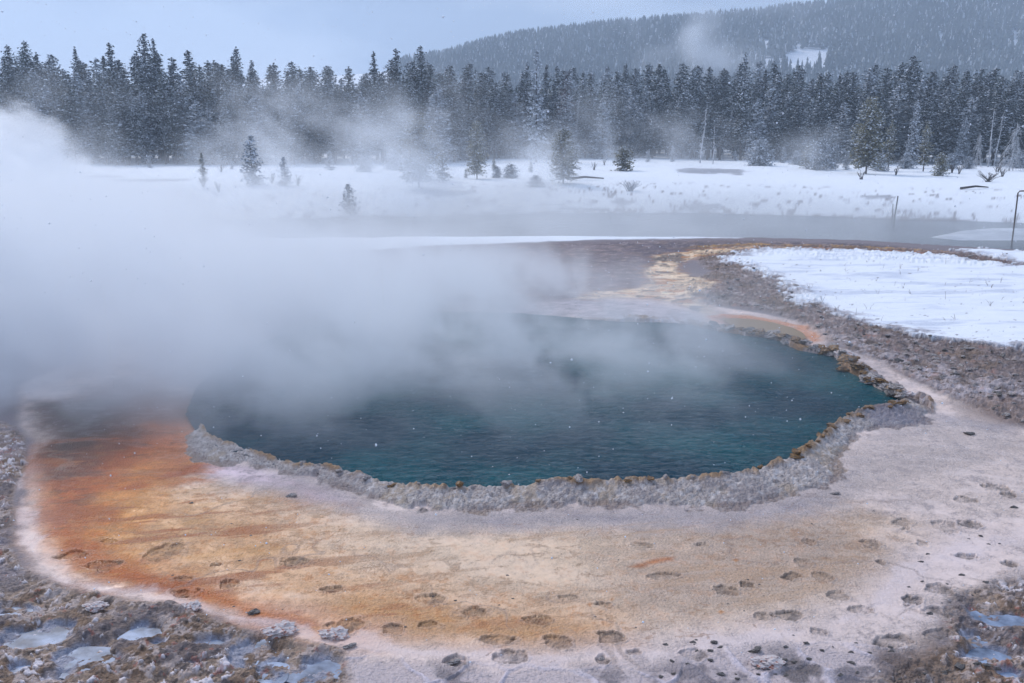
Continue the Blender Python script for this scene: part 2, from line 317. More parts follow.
# brown crusts with ice puddles
CR1 = [(-260, 560), (0, 571), (30, 572), (60, 586), (110, 598), (150, 604), (205, 614), (238, 628), (300, 642), (343, 652), (350, 683), (365, 800), (-300, 800)]
cr1 = area(CR1, .07, .4)
CR2 = [(950, 602), (970, 592), (1000, 583), (1040, 576), (1150, 566), (1300, 560), (1300, 800), (890, 800), (880, 683), (905, 668), (925, 652), (950, 645), (940, 625)]
cr2 = area(CR2, .1, .5)
cr3 = area([(-260, 418), (0, 421), (14, 426), (27, 440), (24, 465), (15, 485), (12, 520), (10, 548), (25, 575), (-20, 585), (-260, 570)], .06, .2)
crs = np.maximum(np.maximum(cr1, cr2), cr3)
rdg = 1 - np.abs(fbm(XW, YW, 1.5, 5, 71, .55)) * 4; rdg = np.clip(rdg, 0, 1)
lay(crs, (156, 134, 118)); lay(crs * ss(.35, .8, rdg), (118, 92, 72), .8); lay(crs * ss(.0, .12, fbm(xn, yn, 11, 4, 72, .65)), (186, 168, 162), .85); lay(crs * ss(.06, .16, fbm(xn, yn, 13, 3, 79, .65)), (84, 70, 64), .8)
lay(crs * ss(.06, .18, fbm(xn, yn, 2.2, 3, 73)), (96, 88, 94), .6); lay(cr3 * ss(-.1, .2, streak), (150, 140, 148), .6)
hi_ = ss(.17, .24, fbm(xn, yn, 12, 4, 74, .65) + .45 * fbm(xn, yn, 1.0, 3, 75)); lay(crs * hi_, (228, 218, 222), .85)
lay(crs * ss(.19, .23, fbm(xn, yn, 10, 4, 76, .65)), (160, 88, 70), .5)
lay(area([(900, 640), (925, 628), (945, 640), (940, 665), (960, 683), (900, 683), (880, 660)], .15, .6), (112, 92, 80), .7)
lay(area([(862, 650), (875, 640), (905, 646), (912, 662), (885, 668)], .12, .5), (100, 84, 80), .7)
# gravel band and snow on the right
GR = [(690, 247), (745, 244), (860, 246), (1010, 256), (1010, 268), (740, 256), (790, 283), (850, 320), (913, 338), (1024, 352), (1300, 395), (1300, 470), (1100, 442), (1010, 424), (976, 408), (955, 399), (923, 385), (898, 373), (884, 364), (853, 352),
      (820, 337), (795, 320), (765, 312), (735, 307), (705, 306), (680, 293), (688, 281), (712, 272), (700, 262)]
gr = area(GR, .15, .5); gr *= (1 - ss(-.05, .0, -sd_pool))
lay(gr, (128, 112, 108)); g1, g2 = worley(xn, yn, 5.5, 9); gcell = _h(np.floor(xn * 5.5 + wx).astype(np.int64), np.floor(yn * 5.5).astype(np.int64), 3)
lay(gr * ss(.02, .25, fbm(xn, yn, 6, 4, 81, .65)), (88, 76, 76), .9); lay(gr * ss(.02, .22, fbm(xn, yn, 7, 4, 82, .65)), (176, 164, 164), .75)
grs = gr * area([(760, 318), (830, 335), (950, 370), (1100, 400), (1100, 445), (976, 410), (900, 376), (840, 350)], .5, .6); lay(grs * ss(-.08, .1, fbm(xn, yn, 8, 4, 83, .65)), (206, 194, 198), .7)
lay(gr * ss(.05, .2, fbm(xn, yn, 1.3, 3, 84)), (112, 92, 76), .6)
lay(gr * ss(.2, .3, fbm(xn, yn, 5, 3, 85)), (178, 112, 90), .25)
lay(area([(950, 403), (985, 398), (1060, 405), (1060, 428), (1000, 425), (965, 416)], .3, .5), (140, 120, 112), .8)
SN1 = [(719, 262), (740, 254), (762, 249.5), (850, 250.5), (930, 255), (970, 261), (1005, 266), (1100, 276), (1400, 300), (1400, 420), (1024, 351), (968, 345), (913, 337), (886, 327), (838, 317), (800, 305), (775, 299), (792, 292), (777, 279)]
SN2 = [(944, 250), (985, 249), (1024, 252), (1400, 275), (1400, 295), (1100, 272), (1040, 266), (1008, 262), (975, 255)]
sdsn = np.minimum(sdist(poly(SN1), xn, yn, reach=4), sdist(poly(SN2), xn, yn, reach=4))
sbr = fbm(xn, yn, 2.4, 5, 91, .65)
snow = 1 - ss(-.08, .08, sdsn + warp * .7 + sbr * 1.5 + .35 * fine)
ltr = xn * 0
# channels
CH = [(655, 262), (655, 256), (700, 251), (745, 247), (800, 247), (800, 249), (745, 250), (705, 256), (678, 262), (676, 270), (700, 279), (714, 284), (706, 291), (692, 295), (700, 303), (727, 319), (716, 322), (700, 312), (680, 303), (655, 298), (625, 297),
      (595, 300), (575, 299), (590, 293), (640, 288), (652, 281), (645, 270)]
ch = area(CH, .12, .45); chx = area(CH, .5, .6)
lay(chx, (150, 130, 122), .7); lay(ch, (226, 198, 166), .95); lay(ch * ss(.0, .15, streak + mid), (176, 146, 120), .7)
che = np.clip(chx - ch, 0, 1) * ss(-.05, .15, mid); lay(che, (186, 120, 40), .95)
lay((chx + ch > .4) * ss(.1, .18, fbm(xn, yn, 1.6, 4, 95)), (104, 92, 90), .8)
SH = [(575, 300), (600, 299), (650, 302), (690, 312), (712, 326), (700, 325), (660, 321), (600, 320), (560, 317), (500, 312), (540, 302)]
lay(area(SH, .3, .5), (192, 178, 182), .9)
rimst = stroke([(690, 249), (745, 246.5), (800, 247), (850, 248.5), (900, 251), (950, 255), (1004, 263)], .35, .2, .8); lay(rimst, (112, 88, 80), .85)
lay(stroke([(700, 248), (745, 245), (800, 245.5), (850, 247), (900, 249), (940, 251.5)], .35, .3, 1.3) * ss(-.1, .1, mid), (176, 136, 84), .9)
lay(stroke([(690, 250.5), (760, 248.5), (850, 250), (900, 252.5), (940, 256)], .12, .1, .4), (180, 110, 50), .7)
bk = np.clip(gr + far_brown + chx + area(SH, .3, .5), 0, 1); tx_ = fbm(xn, yn * 1.5, 3.5, 6, 96, .75)
col *= (1 + bk * (1.5 * tx_ + .5 * fbm(xn, yn, 1.0, 3, 97)))[:, None]
lay(far_brown * ss(.10, .2, tx_), (176, 160, 156), .5); lay((chx + .4 * far_brown) * ss(.10, .16, fbm(xn, yn * 1.5, 2.6, 5, 98, .7)), (86, 74, 70), .75); lay(chx * ss(.1, .18, fbm(xn, yn * 2, 2.2, 4, 99)), (196, 124, 46), .7)
# snow lies last
lay(snow * outp, SNOW); lay(snow * ss(.03, .2, fbm(xn * .5, yn * 2, 1.3, 4, 92, .6)), (196, 204, 222), .6); lay(snow * ss(.25, .3, fbm(xn, yn, 7, 3, 93, .6) + .13 * ss(-1.0, 0, sdsn) - .03), (120, 112, 116), .8)  # bluish shadow is painted into the snow colour in streaks; dark flecks at the edges
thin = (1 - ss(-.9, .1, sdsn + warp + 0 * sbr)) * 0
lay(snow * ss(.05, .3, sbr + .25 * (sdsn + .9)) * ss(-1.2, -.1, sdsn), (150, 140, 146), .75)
yr = np.interp(xn, *RIM)
strip = area([(380, 250), (420, 246), (520, 242.5), (600, 239.7), (680, 238.3), (740, 237.6), (740, 233), (380, 233), (0, 236), (0, 243), (300, 250)], .25, .8); lay(strip, SNOW)
strip = np.maximum(strip, snow)
# small orange basin
BAS = [(712, 317), (725, 315.5), (750, 317), (775, 321), (800, 328), (812, 334), (816, 340), (808, 344), (794, 344), (780, 340), (765, 335), (745, 332), (724, 326)]
BASW = poly(BAS); sdb = sdist(BASW, xn, yn, reach=4)
lay(1 - ss(.0, .5, sdb + warp * .2), (206, 180, 168), .85)
lay((1 - ss(.03, .2, sdb + warp * .45)) * ss(-.3, .05, mid + .06), (206, 124, 56), .85); lay((1 - ss(-.3, -.06, sdb + warp * .5)) , (132, 108, 70), .9); wet = np.maximum(wet, 1 - ss(.0, .1, sdb))
# pool edge ledge and crust rim
led = (1 - ss(.28, .42, sd_pool + wy * .5 + warp * .2)) * (1 - cr) * ss(324 * 0 + 1.0, 3.0, xn)
lay(led * (sd_pool > 0), (150, 134, 132), .8); lay(led * ss(-.02, .12, mid), (140, 98, 42), .85); lay(led * ss(.12, .2, -mid), (205, 200, 208), .8)
crc = cr * outp
lay(crc, (176, 164, 160)); k1, k2 = worley(XW * .15 + xn * .85, YW * .15 + yn * .85, 15, 11)
lay(crc * (1 - ss(.04, .26, k2 - k1)), (98, 88, 88), .75); lay(crc * ss(.05, .15, fbm(xn, yn, 2.6, 3, 64)), (168, 146, 124), .6); lay(crc * ss(.08, .22, fine), (222, 214, 212), .5); lay(crc * ss(-.02, .2, mid + big), (142, 130, 130), .7); lay(crc * ss(.2, .45, k1 * (fine + .5)), (214, 206, 206), .4)  # shade in the crevices between lumps is painted into the crust colour
lip = crc * (1 - ss(.03, .13, sd_pool + wy * .25)) * ss(-.12, .05, mid); lay(lip, (150, 110, 60), .8)
lay(crc * (1 - ss(.0, .1, -sd_cr + wy * .2)), (120, 96, 88), .5)
lay(crc * area([(862, 412), (900, 410), (930, 412), (925, 424), (880, 426), (860, 420)], .2, .3), (112, 108, 124), .7)
# under water
ub = 1 - ss(-.12, 0, sd_pool); lay(ub, (60, 70, 70))
# ---- relief
zn += sin_ * (.010 * fbm(xn, yn * 1.6, 9, 4, 101, .6) + .02 * mid * tan2) + .03 * big * sin_
zn += .004 * fine * sin_
rough = fbm(xn, yn, 2.2, 6, 102, .62)
cg1, cg2 = worley(xn + fine * .1, yn, 13, 77)
zn += crs * (.13 * (rdg - .45) * (.6 + big) + .10 * rough + .05 * fbm(xn, yn, 11, 4, 72, .7) + .03 * (.5 - cg1) + .02 * hi_)
zn += gr * (.12 * fbm(xn, yn, 3.8, 6, 103, .75) + .06 * (.5 - g1) + .08 * fine) + .04 * gr
zn += lav * (.045 * fbm(xn, yn, 2.6, 5, 104, .55) + .012 * fine + .02 * ss(.02, .12, .14 - (pw2 - pw1)))
zn += far_brown * .08 * fbm(xn, yn, 1.6, 5, 105, .6)
zn += chx * .06 * fbm(xn, yn, 2.4, 4, 106)
zn += snow * (.06 + .12 * fbm(xn, yn * 2, .5, 3, 107) + .035 * fbm(xn, yn * 3, 2, 4, 108))
zn += strip * .03 * fbm(xn, yn, 1, 3, 109)
dist_o = np.clip(-sd_cr, 0, 9); dist_i = np.clip(sd_pool, 0, 9); hh = dist_o / (dist_o + dist_i + .02)
zn += crc * (crest_z(xn) * (1 + 1.1 * mid + .5 * big) * np.clip(hh, 0, 1) ** 1.2 + .02 * ss(.0, .12, dist_o) + .028 * (.5 - k1) + .03 * mid + .018 * fine)
zn += lip * .03
zn += led * (sd_pool > 0) * (.10 + .16 * fbm(xn, yn, 3.5, 4, 110, .6) + .04 * fine)
zn -= (1 - ss(-.5, .0, sd_pool)) * .9 + (1 - ss(-.05, .0, sd_pool)) * .12
zn -= (1 - ss(-.15, .02, sdb)) * .03
for (a, b, w_, h_, dk) in PRINTS:               # animal tracks sunk in the mat
    cx, cy = at(a, b); ex = abs(at(a + w_ / 2, b)[0] - cx); ey = abs(at(a, b - h_ / 2)[1] - cy)
    m = (np.abs(xn - cx) < ex * 2.2) & (np.abs(yn - cy) < ey * 2.2)
    xs, ys = xn[m], yn[m]
    q = np.sqrt(((xs - cx) / ex) ** 2 + ((ys - cy) / ey) ** 2) + fbm(xs, ys, 3.0, 3, 120) * 1.3 + fbm(xs, ys, 10, 4, 121, .6) * 1.3
    inside = 1 - ss(.86, 1.0, q); ring = np.exp(-((q - 1.1) / .13) ** 2)
    zn[m] += -.016 * inside * (.6 + .4 * dk) + .010 * ring + inside * .035 * fbm(xs, ys, 14, 4, 122, .7)
    cc = col[m]; kk = ((inside * (.28 + .5 * min(dk, 1)) + .35 * (1 - abs(min(dk, 1) - .5)) * np.exp(-((q - .95) / .12) ** 2)) * (.7 + 2.2 * fbm(xs, ys, 12, 3, 123)))[:, None]; kk = np.clip(kk, 0, 1)
    cc = cc * (1 - kk) + (cc * .25 + srgb(92, 78, 70) * .4) * kk
    cc = cc + (np.exp(-((q - 1.18) / .16) ** 2) * .10)[:, None] * (srgb(235, 222, 218) - cc)
    col[m] = cc; wet[m] = np.maximum(wet[m], inside * .7)
for (cx, cy, _z, w_, h_) in PUD:
    ex = w_ / 2 / FOC * math.hypot(cy, CAM_H) ; ey = h_ / 2 / FOC * (cy * cy + CAM_H ** 2) / CAM_H
    q = np.sqrt(((xn - cx) / ex) ** 2 + ((yn - cy) / ey) ** 2) + warp * 1.6 + fbm(xn, yn, 2.0, 4, 125, .6) * 2.2
    m = 1 - ss(.7, 1.7, q); col += ((1 - ss(.9, 1.3, q)) * .65 * ss(-.15, .1, fbm(xn, yn, 6, 4, 128)))[:, None] * (srgb(150, 158, 180) - col); zn = zn * (1 - m) + m * np.minimum(zn, -.056 + .07 * fbm(xn, yn, 3.5, 3, 127) + .07 * fbm(xn, yn, 9, 4, 126, .65) + .10 * np.clip(q - .8, 0, 1))
Z[near] = zn
# far side colours
C = np.empty((len(X), 3), np.float32); WET = np.zeros(len(X), np.float32)
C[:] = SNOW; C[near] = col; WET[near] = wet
m2 = Y > yr.max() * 0 + 30
xf, yf = X[m2], Y[m2]; yrf = np.interp(xf, *RIM); ysf = np.interp(xf, *SHORE); yef = ysf + 15
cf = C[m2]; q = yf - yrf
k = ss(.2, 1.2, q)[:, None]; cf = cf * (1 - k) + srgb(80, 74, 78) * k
k = ss(-.8, .6, yf - ysf + fbm(xf, yf, .3, 4, 131) * 3)[:, None]; cf = cf * (1 - k) + SNOW * k
ds_ = yf - ysf
bare = (ss(.11, .21, fbm(xf, yf * .5, 1.6, 5, 132, .75) + .13 * (1 - ss(0, 2.2, ds_)) + .06 * ss(-9, -1, xf) * (1 - ss(10, 18, xf)) * (1 - ss(2, 9, ds_))) * ss(-1, .3, ds_) * (1 - ss(9, 16, ds_)))[:, None]
cf = cf * (1 - bare * .85) + srgb(112, 100, 100) * bare * .85
for (a, b, w_, h_) in ((446, 193.5, 70, 6), (620, 202, 32, 7), (712, 171, 70, 5), (150, 180.5, 70, 2.6), (105, 177, 36, 1.5), (880, 197, 30, 1.2), (700, 207, 40, 3)):
    gx, gy, gz = land_hit(a, b); ex = w_ / 2 / FOC * gy; ey = abs(land_hit(a, b - h_ / 2)[1] - gy) + .4
    q = np.sqrt(((xf - gx) / ex) ** 2 + ((yf - gy) / ey) ** 2) + fbm(xf, yf, .35, 4, 133) * 1.4
    k = (1 - ss(.8, 1.05, q))[:, None]; cf = cf * (1 - k * .6) + srgb(92, 88, 96) * k * .6
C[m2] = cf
Z = Z + (Y > 30) * (Y < 130) * ss(1, 4, Y - np.interp(X, *SHORE)) * .22 * fbm(X, Y, .45, 5, 134, .6)
ZG = Z.reshape(len(ROWD), len(ang)); _rd = np.array(ROWD); _an = np.array(ang)
def gz(x, y): return float(ZG[np.abs(_rd - y).argmin(), np.abs(_an - x / y).argmin()])
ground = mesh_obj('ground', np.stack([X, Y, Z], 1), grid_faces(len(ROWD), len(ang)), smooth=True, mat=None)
gm = bpy.data.materials.new('ground_surface'); gm.use_nodes = True; ground.data.materials[0] = gm
t = gm.node_tree; n = t.nodes; l = t.links; b = n['Principled BSDF']
ca = ground.data.color_attributes.new('ground_colour', 'FLOAT_COLOR', 'POINT')
ca.data.foreach_set('color', np.concatenate([np.clip(C, .005, .92), np.ones((len(C), 1), np.float32)], 1).ravel())
wa = ground.data.attributes.new('wetness', 'FLOAT', 'POINT'); wa.data.foreach_set('value', WET)
an = n.new('ShaderNodeAttribute'); an.attribute_name = 'ground_colour'; aw = n.new('ShaderNodeAttribute'); aw.attribute_name = 'wetness'
tc = n.new('ShaderNodeTexCoord'); no = n.new('ShaderNodeTexNoise'); no.inputs['Scale'].default_value = 26; no.inputs['Detail'].default_value = 5; no.inputs['Roughness'].default_value = .7
l.new(tc.outputs['Object'], no.inputs['Vector'])
mr = n.new('ShaderNodeMapRange'); mr.inputs[1].default_value = .3; mr.inputs[2].default_value = .7; mr.inputs[3].default_value = .8; mr.inputs[4].default_value = 1.2; mr.clamp = False; l.new(no.outputs[0], mr.inputs[0])
# grain only on bare ground (snow is smooth and even)
sx = n.new('ShaderNodeSeparateColor'); l.new(an.outputs['Color'], sx.inputs[0])
ms = n.new('ShaderNodeMapRange'); ms.inputs[1].default_value = .62; ms.inputs[2].default_value = .78; ms.inputs[3].default_value = 1; ms.inputs[4].default_value = .12; l.new(sx.outputs[0], ms.inputs[0])
mg = n.new('ShaderNodeMix'); mg.data_type = 'FLOAT'; mg.inputs[2].default_value = 1; l.new(ms.outputs[0], mg.inputs[0]); l.new(mr.outputs[0], mg.inputs[3])
vm = n.new('ShaderNodeVectorMath'); vm.operation = 'SCALE'; l.new(an.outputs['Color'], vm.inputs[0]); l.new(mg.outputs[0], vm.inputs['Scale']); l.new(vm.outputs[0], b.inputs['Base Color'])
rr = n.new('ShaderNodeMapRange'); rr.inputs[3].default_value = .85; rr.inputs[4].default_value = .26; l.new(aw.outputs['Fac'], rr.inputs[0]); l.new(rr.outputs[0], b.inputs['Roughness'])
b.inputs['Specular IOR Level'].default_value = .5
n2 = n.new('ShaderNodeTexNoise'); n2.inputs['Scale'].default_value = 38; n2.inputs['Detail'].default_value = 4; l.new(tc.outputs['Object'], n2.inputs['Vector'])
bp = n.new('ShaderNodeBump'); bp.inputs['Distance'].default_value = .03; l.new(ms.outputs[0], bp.inputs['Strength']); l.new(n2.outputs[0], bp.inputs['Height']); l.new(bp.outputs[0], b.inputs['Normal'])
tag(ground, kind='structure')
print('ground done', time.time() - T0)

# ------------------------------------------------------------------ waters
def water_mat(name, rgb, rough, wave, sc, stretch=2.5):
    m = mat(name, rgb, rough, .5); t = m.node_tree; n = t.nodes; l = t.links; b = n['Principled BSDF']
    b.inputs['IOR'].default_value = 1.33
    tc = n.new('ShaderNodeTexCoord'); mp = n.new('ShaderNodeMapping'); mp.inputs['Rotation'].default_value = (0, 0, R(12)); mp.inputs['Scale'].default_value = (1, stretch, 1)
    no = n.new('ShaderNodeTexNoise'); no.inputs['Scale'].default_value = sc; no.inputs['Detail'].default_value = 5; no.inputs['Roughness'].default_value = .62; no.inputs['Distortion'].default_value = .5
    l.new(tc.outputs['Object'], mp.inputs[0]); l.new(mp.outputs[0], no.inputs['Vector'])
    bp = n.new('ShaderNodeBump'); bp.inputs['Distance'].default_value = wave; bp.inputs['Strength'].default_value = 1
    l.new(no.outputs[0], bp.inputs['Height']); l.new(bp.outputs[0], b.inputs['Normal'])
    return m, no
def flat(name, P, z, m):
    o = mesh_obj(name, [(a, c, z) for a, c in P], [tuple(range(len(P)))], m); tag(o, kind='structure'); return o
mw, wn = water_mat('pool_water', (.004, .045, .068), .08, .26, 7.0, 1.5)
t = mw.node_tree; r = t.nodes.new('ShaderNodeValToRGB'); bn = t.nodes.new('ShaderNodeTexNoise'); bn.inputs['Scale'].default_value = .35; bn.inputs['Detail'].default_value = 4
t.links.new(t.nodes['Texture Coordinate'].outputs['Object'], bn.inputs['Vector']); t.links.new(bn.outputs[0], r.inputs[0]); t.links.new(r.outputs[0], t.nodes['Principled BSDF'].inputs['Base Color'])
r.color_ramp.elements[0].position = .43; r.color_ramp.elements[0].color = (.004, .06, .10, 1); r.color_ramp.elements[1].position = .62; r.color_ramp.elements[1].color = (.009, .14, .17, 1)
cx_, cy_ = POOLW.mean(0); PW2 = np.array([(a + (.25 if a > cx_ else -.25), c + (.25 if c > cy_ else -.12)) for a, c in POOLW])
gx = np.linspace(PW2[:, 0].min(), PW2[:, 0].max(), 330); gy = np.linspace(PW2[:, 1].min(), PW2[:, 1].max(), 330)
GX, GY = np.meshgrid(gx, gy); fx, fy = GX.ravel(), GY.ravel(); sdw = sdist(POOLW, fx, fy, reach=3)
wz = .035 + .03 * fbm(fx, fy * 2.2, 2.2, 4, 141, .6)
F = grid_faces(330, 330); keep = (sdw[F] < .12).any(1); F = F[keep]; used, inv = np.unique(F, return_inverse=True)
pool = mesh_obj('pool_water', np.stack([fx, fy, wz], 1)[used], inv.reshape(-1, 4), mw, smooth=True); tag(pool, kind='structure')
mriv, _ = water_mat('river_water', (.05, .06, .07), .15, .04, 1.2)
flat('river', [(-160, 30), (160, 30), (160, 72), (-160, 72)], -1.6, mriv)
mb, _ = water_mat('basin_water', (.26, .17, .075), .45, .006, 8)
flat('shallow_pool', [tuple(p) for p in (BASW - BASW.mean(0)) * .8 + BASW.mean(0)], .004, mb)
ICE = noisy('puddle_ice', (.07, .095, .15), (.34, .42, .58), 5, .5, .5, .006, 14, detail=8)
for (cx, cy, _z, w_, h_) in PUD:
    ex = w_ / 2 / FOC * math.hypot(cy, CAM_H) * 1.35; ey = h_ / 2 / FOC * (cy * cy + CAM_H ** 2) / CAM_H * 1.35
    P = [(cx + ex * math.cos(a) * (1 + .12 * math.sin(3 * a + cx)), cy + ey * math.sin(a) * (1 + .12 * math.cos(2 * a + cy))) for a in np.linspace(0, 2 * math.pi, 25)[:-1]]
    flat('ice_puddle', P, -.045 - .0025 * (PUD.index((cx, cy, _z, w_, h_)) % 7), ICE)
# ice shelf on the river
isl = poly([(930, 237), (960, 230), (985, 227.5), (1010, 227), (1060, 228), (1120, 232), (1120, 238), (1020, 240), (960, 240)], -1.55)
shelf = []
ct = isl.mean(0)
ring0 = [(a, c, -1.64) for a, c in isl]; ring1 = [((a - ct[0]) * .97 + ct[0], (c - ct[1]) * .9 + ct[1], -1.575) for a, c in isl]; ring2 = [((a - ct[0]) * .6 + ct[0], (c - ct[1]) * .5 + ct[1], -1.565) for a, c in isl]
k = len(isl); fc = [(i, (i + 1) % k, k + (i + 1) % k, k + i) for i in range(k)] + [(k + i, k + (i + 1) % k, 2 * k + (i + 1) % k, 2 * k + i) for i in range(k)] + [tuple(range(2 * k, 3 * k))]
M['grey_ice'] = noisy('grey_ice', (.36, .39, .44), (.62, .65, .70), .6, .5, .3)
o = mesh_obj('river_ice', ring0 + ring1 + ring2, fc, M['grey_ice'], smooth=True); tag(o, kind='structure')

# ------------------------------------------------------------------ hill with its forest
HC = [(300, 70), (380, 62), (440, 55), (477, 45), (511, 37), (545, 32), (575, 28), (613, 24), (661, 20), (708, 16), (745, 13), (790, 8), (830, 3), (880, -6), (940, -18), (1024, -32), (1150, -45), (1400, -50)]
hx = []; hz = []
for a, bb in HC:
    dd = pdir(a, bb); t_ = 720 / dd[1]; hx.append(dd[0] * t_); hz.append(CAM_H + dd[2] * t_ - 7)
def hill_z(x, y):
    crest = np.interp(x * 720 / y, hx, hz) * (y / 720)
    s = ss(330, 740, y); f = np.where(y < 740, s, 1 - .25 * ss(740, 1150, y))
    return -2 + (np.maximum(crest, 0) + 2) * f + 2.5 * fbm(x, y, .012, 4, 151) * f
ya = np.linspace(300, 1200, 110); xa = np.linspace(-260, 1100, 150); GX, GY = np.meshgrid(xa, ya)
HZ = hill_z(GX.ravel(), GY.ravel())
hill = mesh_obj('hill', np.stack([GX.ravel(), GY.ravel(), HZ], 1), grid_faces(110, 150), M['snow'], smooth=True); tag(hill, kind='structure')
def simple_trees(x, y, z, h, rng):            # many far conifers as jagged tiers, one mesh
    V = []; Fs = []; MI = []; base = 0
    nt_, sg = 4, 6
    n_ = len(x); vs = []; fs = []; mi = []
    for k in range(nt_):
        zb = z + h * (.12 + .21 * k) ; zt = z + h * min(1, .48 + .2 * k); r0 = h * (.19 - .038 * k) * (.8 + .4 * rng.random(n_))
        ph = rng.random(n_) * 6.28; top = np.stack([x, y, zt], 1); ring = []
        for j in range(sg):
            a = ph + j * 2 * math.pi / sg; rr_ = r0 * (.55 + .75 * rng.random(n_))
            ring.append(np.stack([x + rr_ * np.cos(a), y + rr_ * np.sin(a), zb + h * .07 * (rng.random(n_) - .5)], 1))
        blk = np.stack([top] + ring, 1)           # n,7,3
        b0 = base + np.arange(n_) * (sg + 1); base += n_ * (sg + 1)
        vs.append(blk.reshape(-1, 3))
        for j in range(sg): fs.append(np.stack([b0, b0 + 1 + j, b0 + 1 + (j + 1) % sg], 1)); mi.append((rng.random(n_) < .11).astype(int))
    return np.concatenate(vs), np.concatenate(fs), np.concatenate(mi)
cand = []
yy_ = RNG.uniform(400, 790, 30000); xx_ = RNG.uniform(-.12, .72, 30000) * yy_
dens = fbm(xx_, yy_, .012, 4, 161)
keep = np.ones(len(xx_), bool)
def to_px(x, y, z):
    c, s = math.cos(PITCH), math.sin(PITCH); f = y * c - (z - CAM_H) * s; u = y * s + (z - CAM_H) * c
    return 512 + FOC * x / f, 341.5 - FOC * u / f
zz_ = hill_z(xx_, yy_); hpx, hpy = to_px(xx_, yy_, zz_)
glade = (((hpx - 808) / 26 - (58 - hpy) * .03) ** 2 + ((hpy - 60) / 9) ** 2) < 1 + 2.5 * fbm(xx_, yy_, .05, 3, 162)
for gx_, gy_, gw, gh in ((940, 40, 3, 12), (1015, 45, 4, 10), (985, 38, 10, 2.5), (770, 62, 10, 3)): glade |= (((hpx - gx_) / gw) ** 2 + ((hpy - gy_) / gh) ** 2) < 1
keep = ~glade & (RNG.random(len(xx_)) < .5 + dens) & (hill_z(xx_, yy_) > 4) & (xx_ > -90)
xx_, yy_, zz_ = xx_[keep], yy_[keep], zz_[keep]; hh_ = RNG.uniform(7, 13, len(xx_))
v_, f_, m_ = simple_trees(xx_, yy_, zz_ - .3, hh_, RNG)
M['hill_needles'] = noisy('hill_needles', (.016, .026, .028), (.09, .105, .105), .022, .8, .1)
o = mesh_obj('hill_forest', v_, f_, mats=[M['hill_needles'], M['needles_frost']], midx=m_)
tag(o, 'distant conifer forest covering the hazy hill behind the valley', 'forest', kind='stuff')
# skyline stragglers are part of the same wood; a second wood fills the valley behind the front rows
xb = RNG.uniform(-.75, .75, 2600); yb = RNG.uniform(155, 300, 2600); xb = xb * yb
v_, f_, m_ = simple_trees(xb, yb, np.full(len(xb), -.5), RNG.uniform(9, 13.5, len(xb)) * (yb / 200) ** .55, RNG)
o = mesh_obj('valley_forest', v_, f_, mats=[M['needles'], M['needles_frost']], midx=m_)
tag(o, 'depths of the dense conifer forest between the front rows and the hill', 'forest', kind='stuff')
print('hill done', time.time() - T0)

# ------------------------------------------------------------------ trees
def tube(pts, rad, sg=6):
    V = []; F = []
    for i, (p, r_) in enumerate(zip(pts, rad)):
        p = Vector(p); q = (Vector(pts[min(i + 1, len(pts) - 1)]) - Vector(pts[max(i - 1, 0)])).normalized()
        a = q.orthogonal().normalized(); b_ = q.cross(a)
        for j in range(sg): an_ = 2 * math.pi * j / sg; V.append(tuple(p + a * (r_ * math.cos(an_)) + b_ * (r_ * math.sin(an_))))
        if i: F += [((i - 1) * sg + j, (i - 1) * sg + (j + 1) % sg, i * sg + (j + 1) % sg, i * sg + j) for j in range(sg)]
    F.append(tuple(range((len(pts) - 1) * sg, len(pts) * sg)))
    return V, F
class MB:
    def __init__(s): s.v = []; s.f = []; s.m = []
    def add(s, V, F, mi=0):
        b_ = len(s.v); s.v += [tuple(q) for q in V]; s.f += [tuple(i + b_ for i in f) for f in F]; s.m += [mi] * len(F)
    def build(s, name, mats, parent=None, smooth=False): return mesh_obj(name, s.v, s.f, mats=mats, midx=s.m, parent=parent, smooth=smooth)
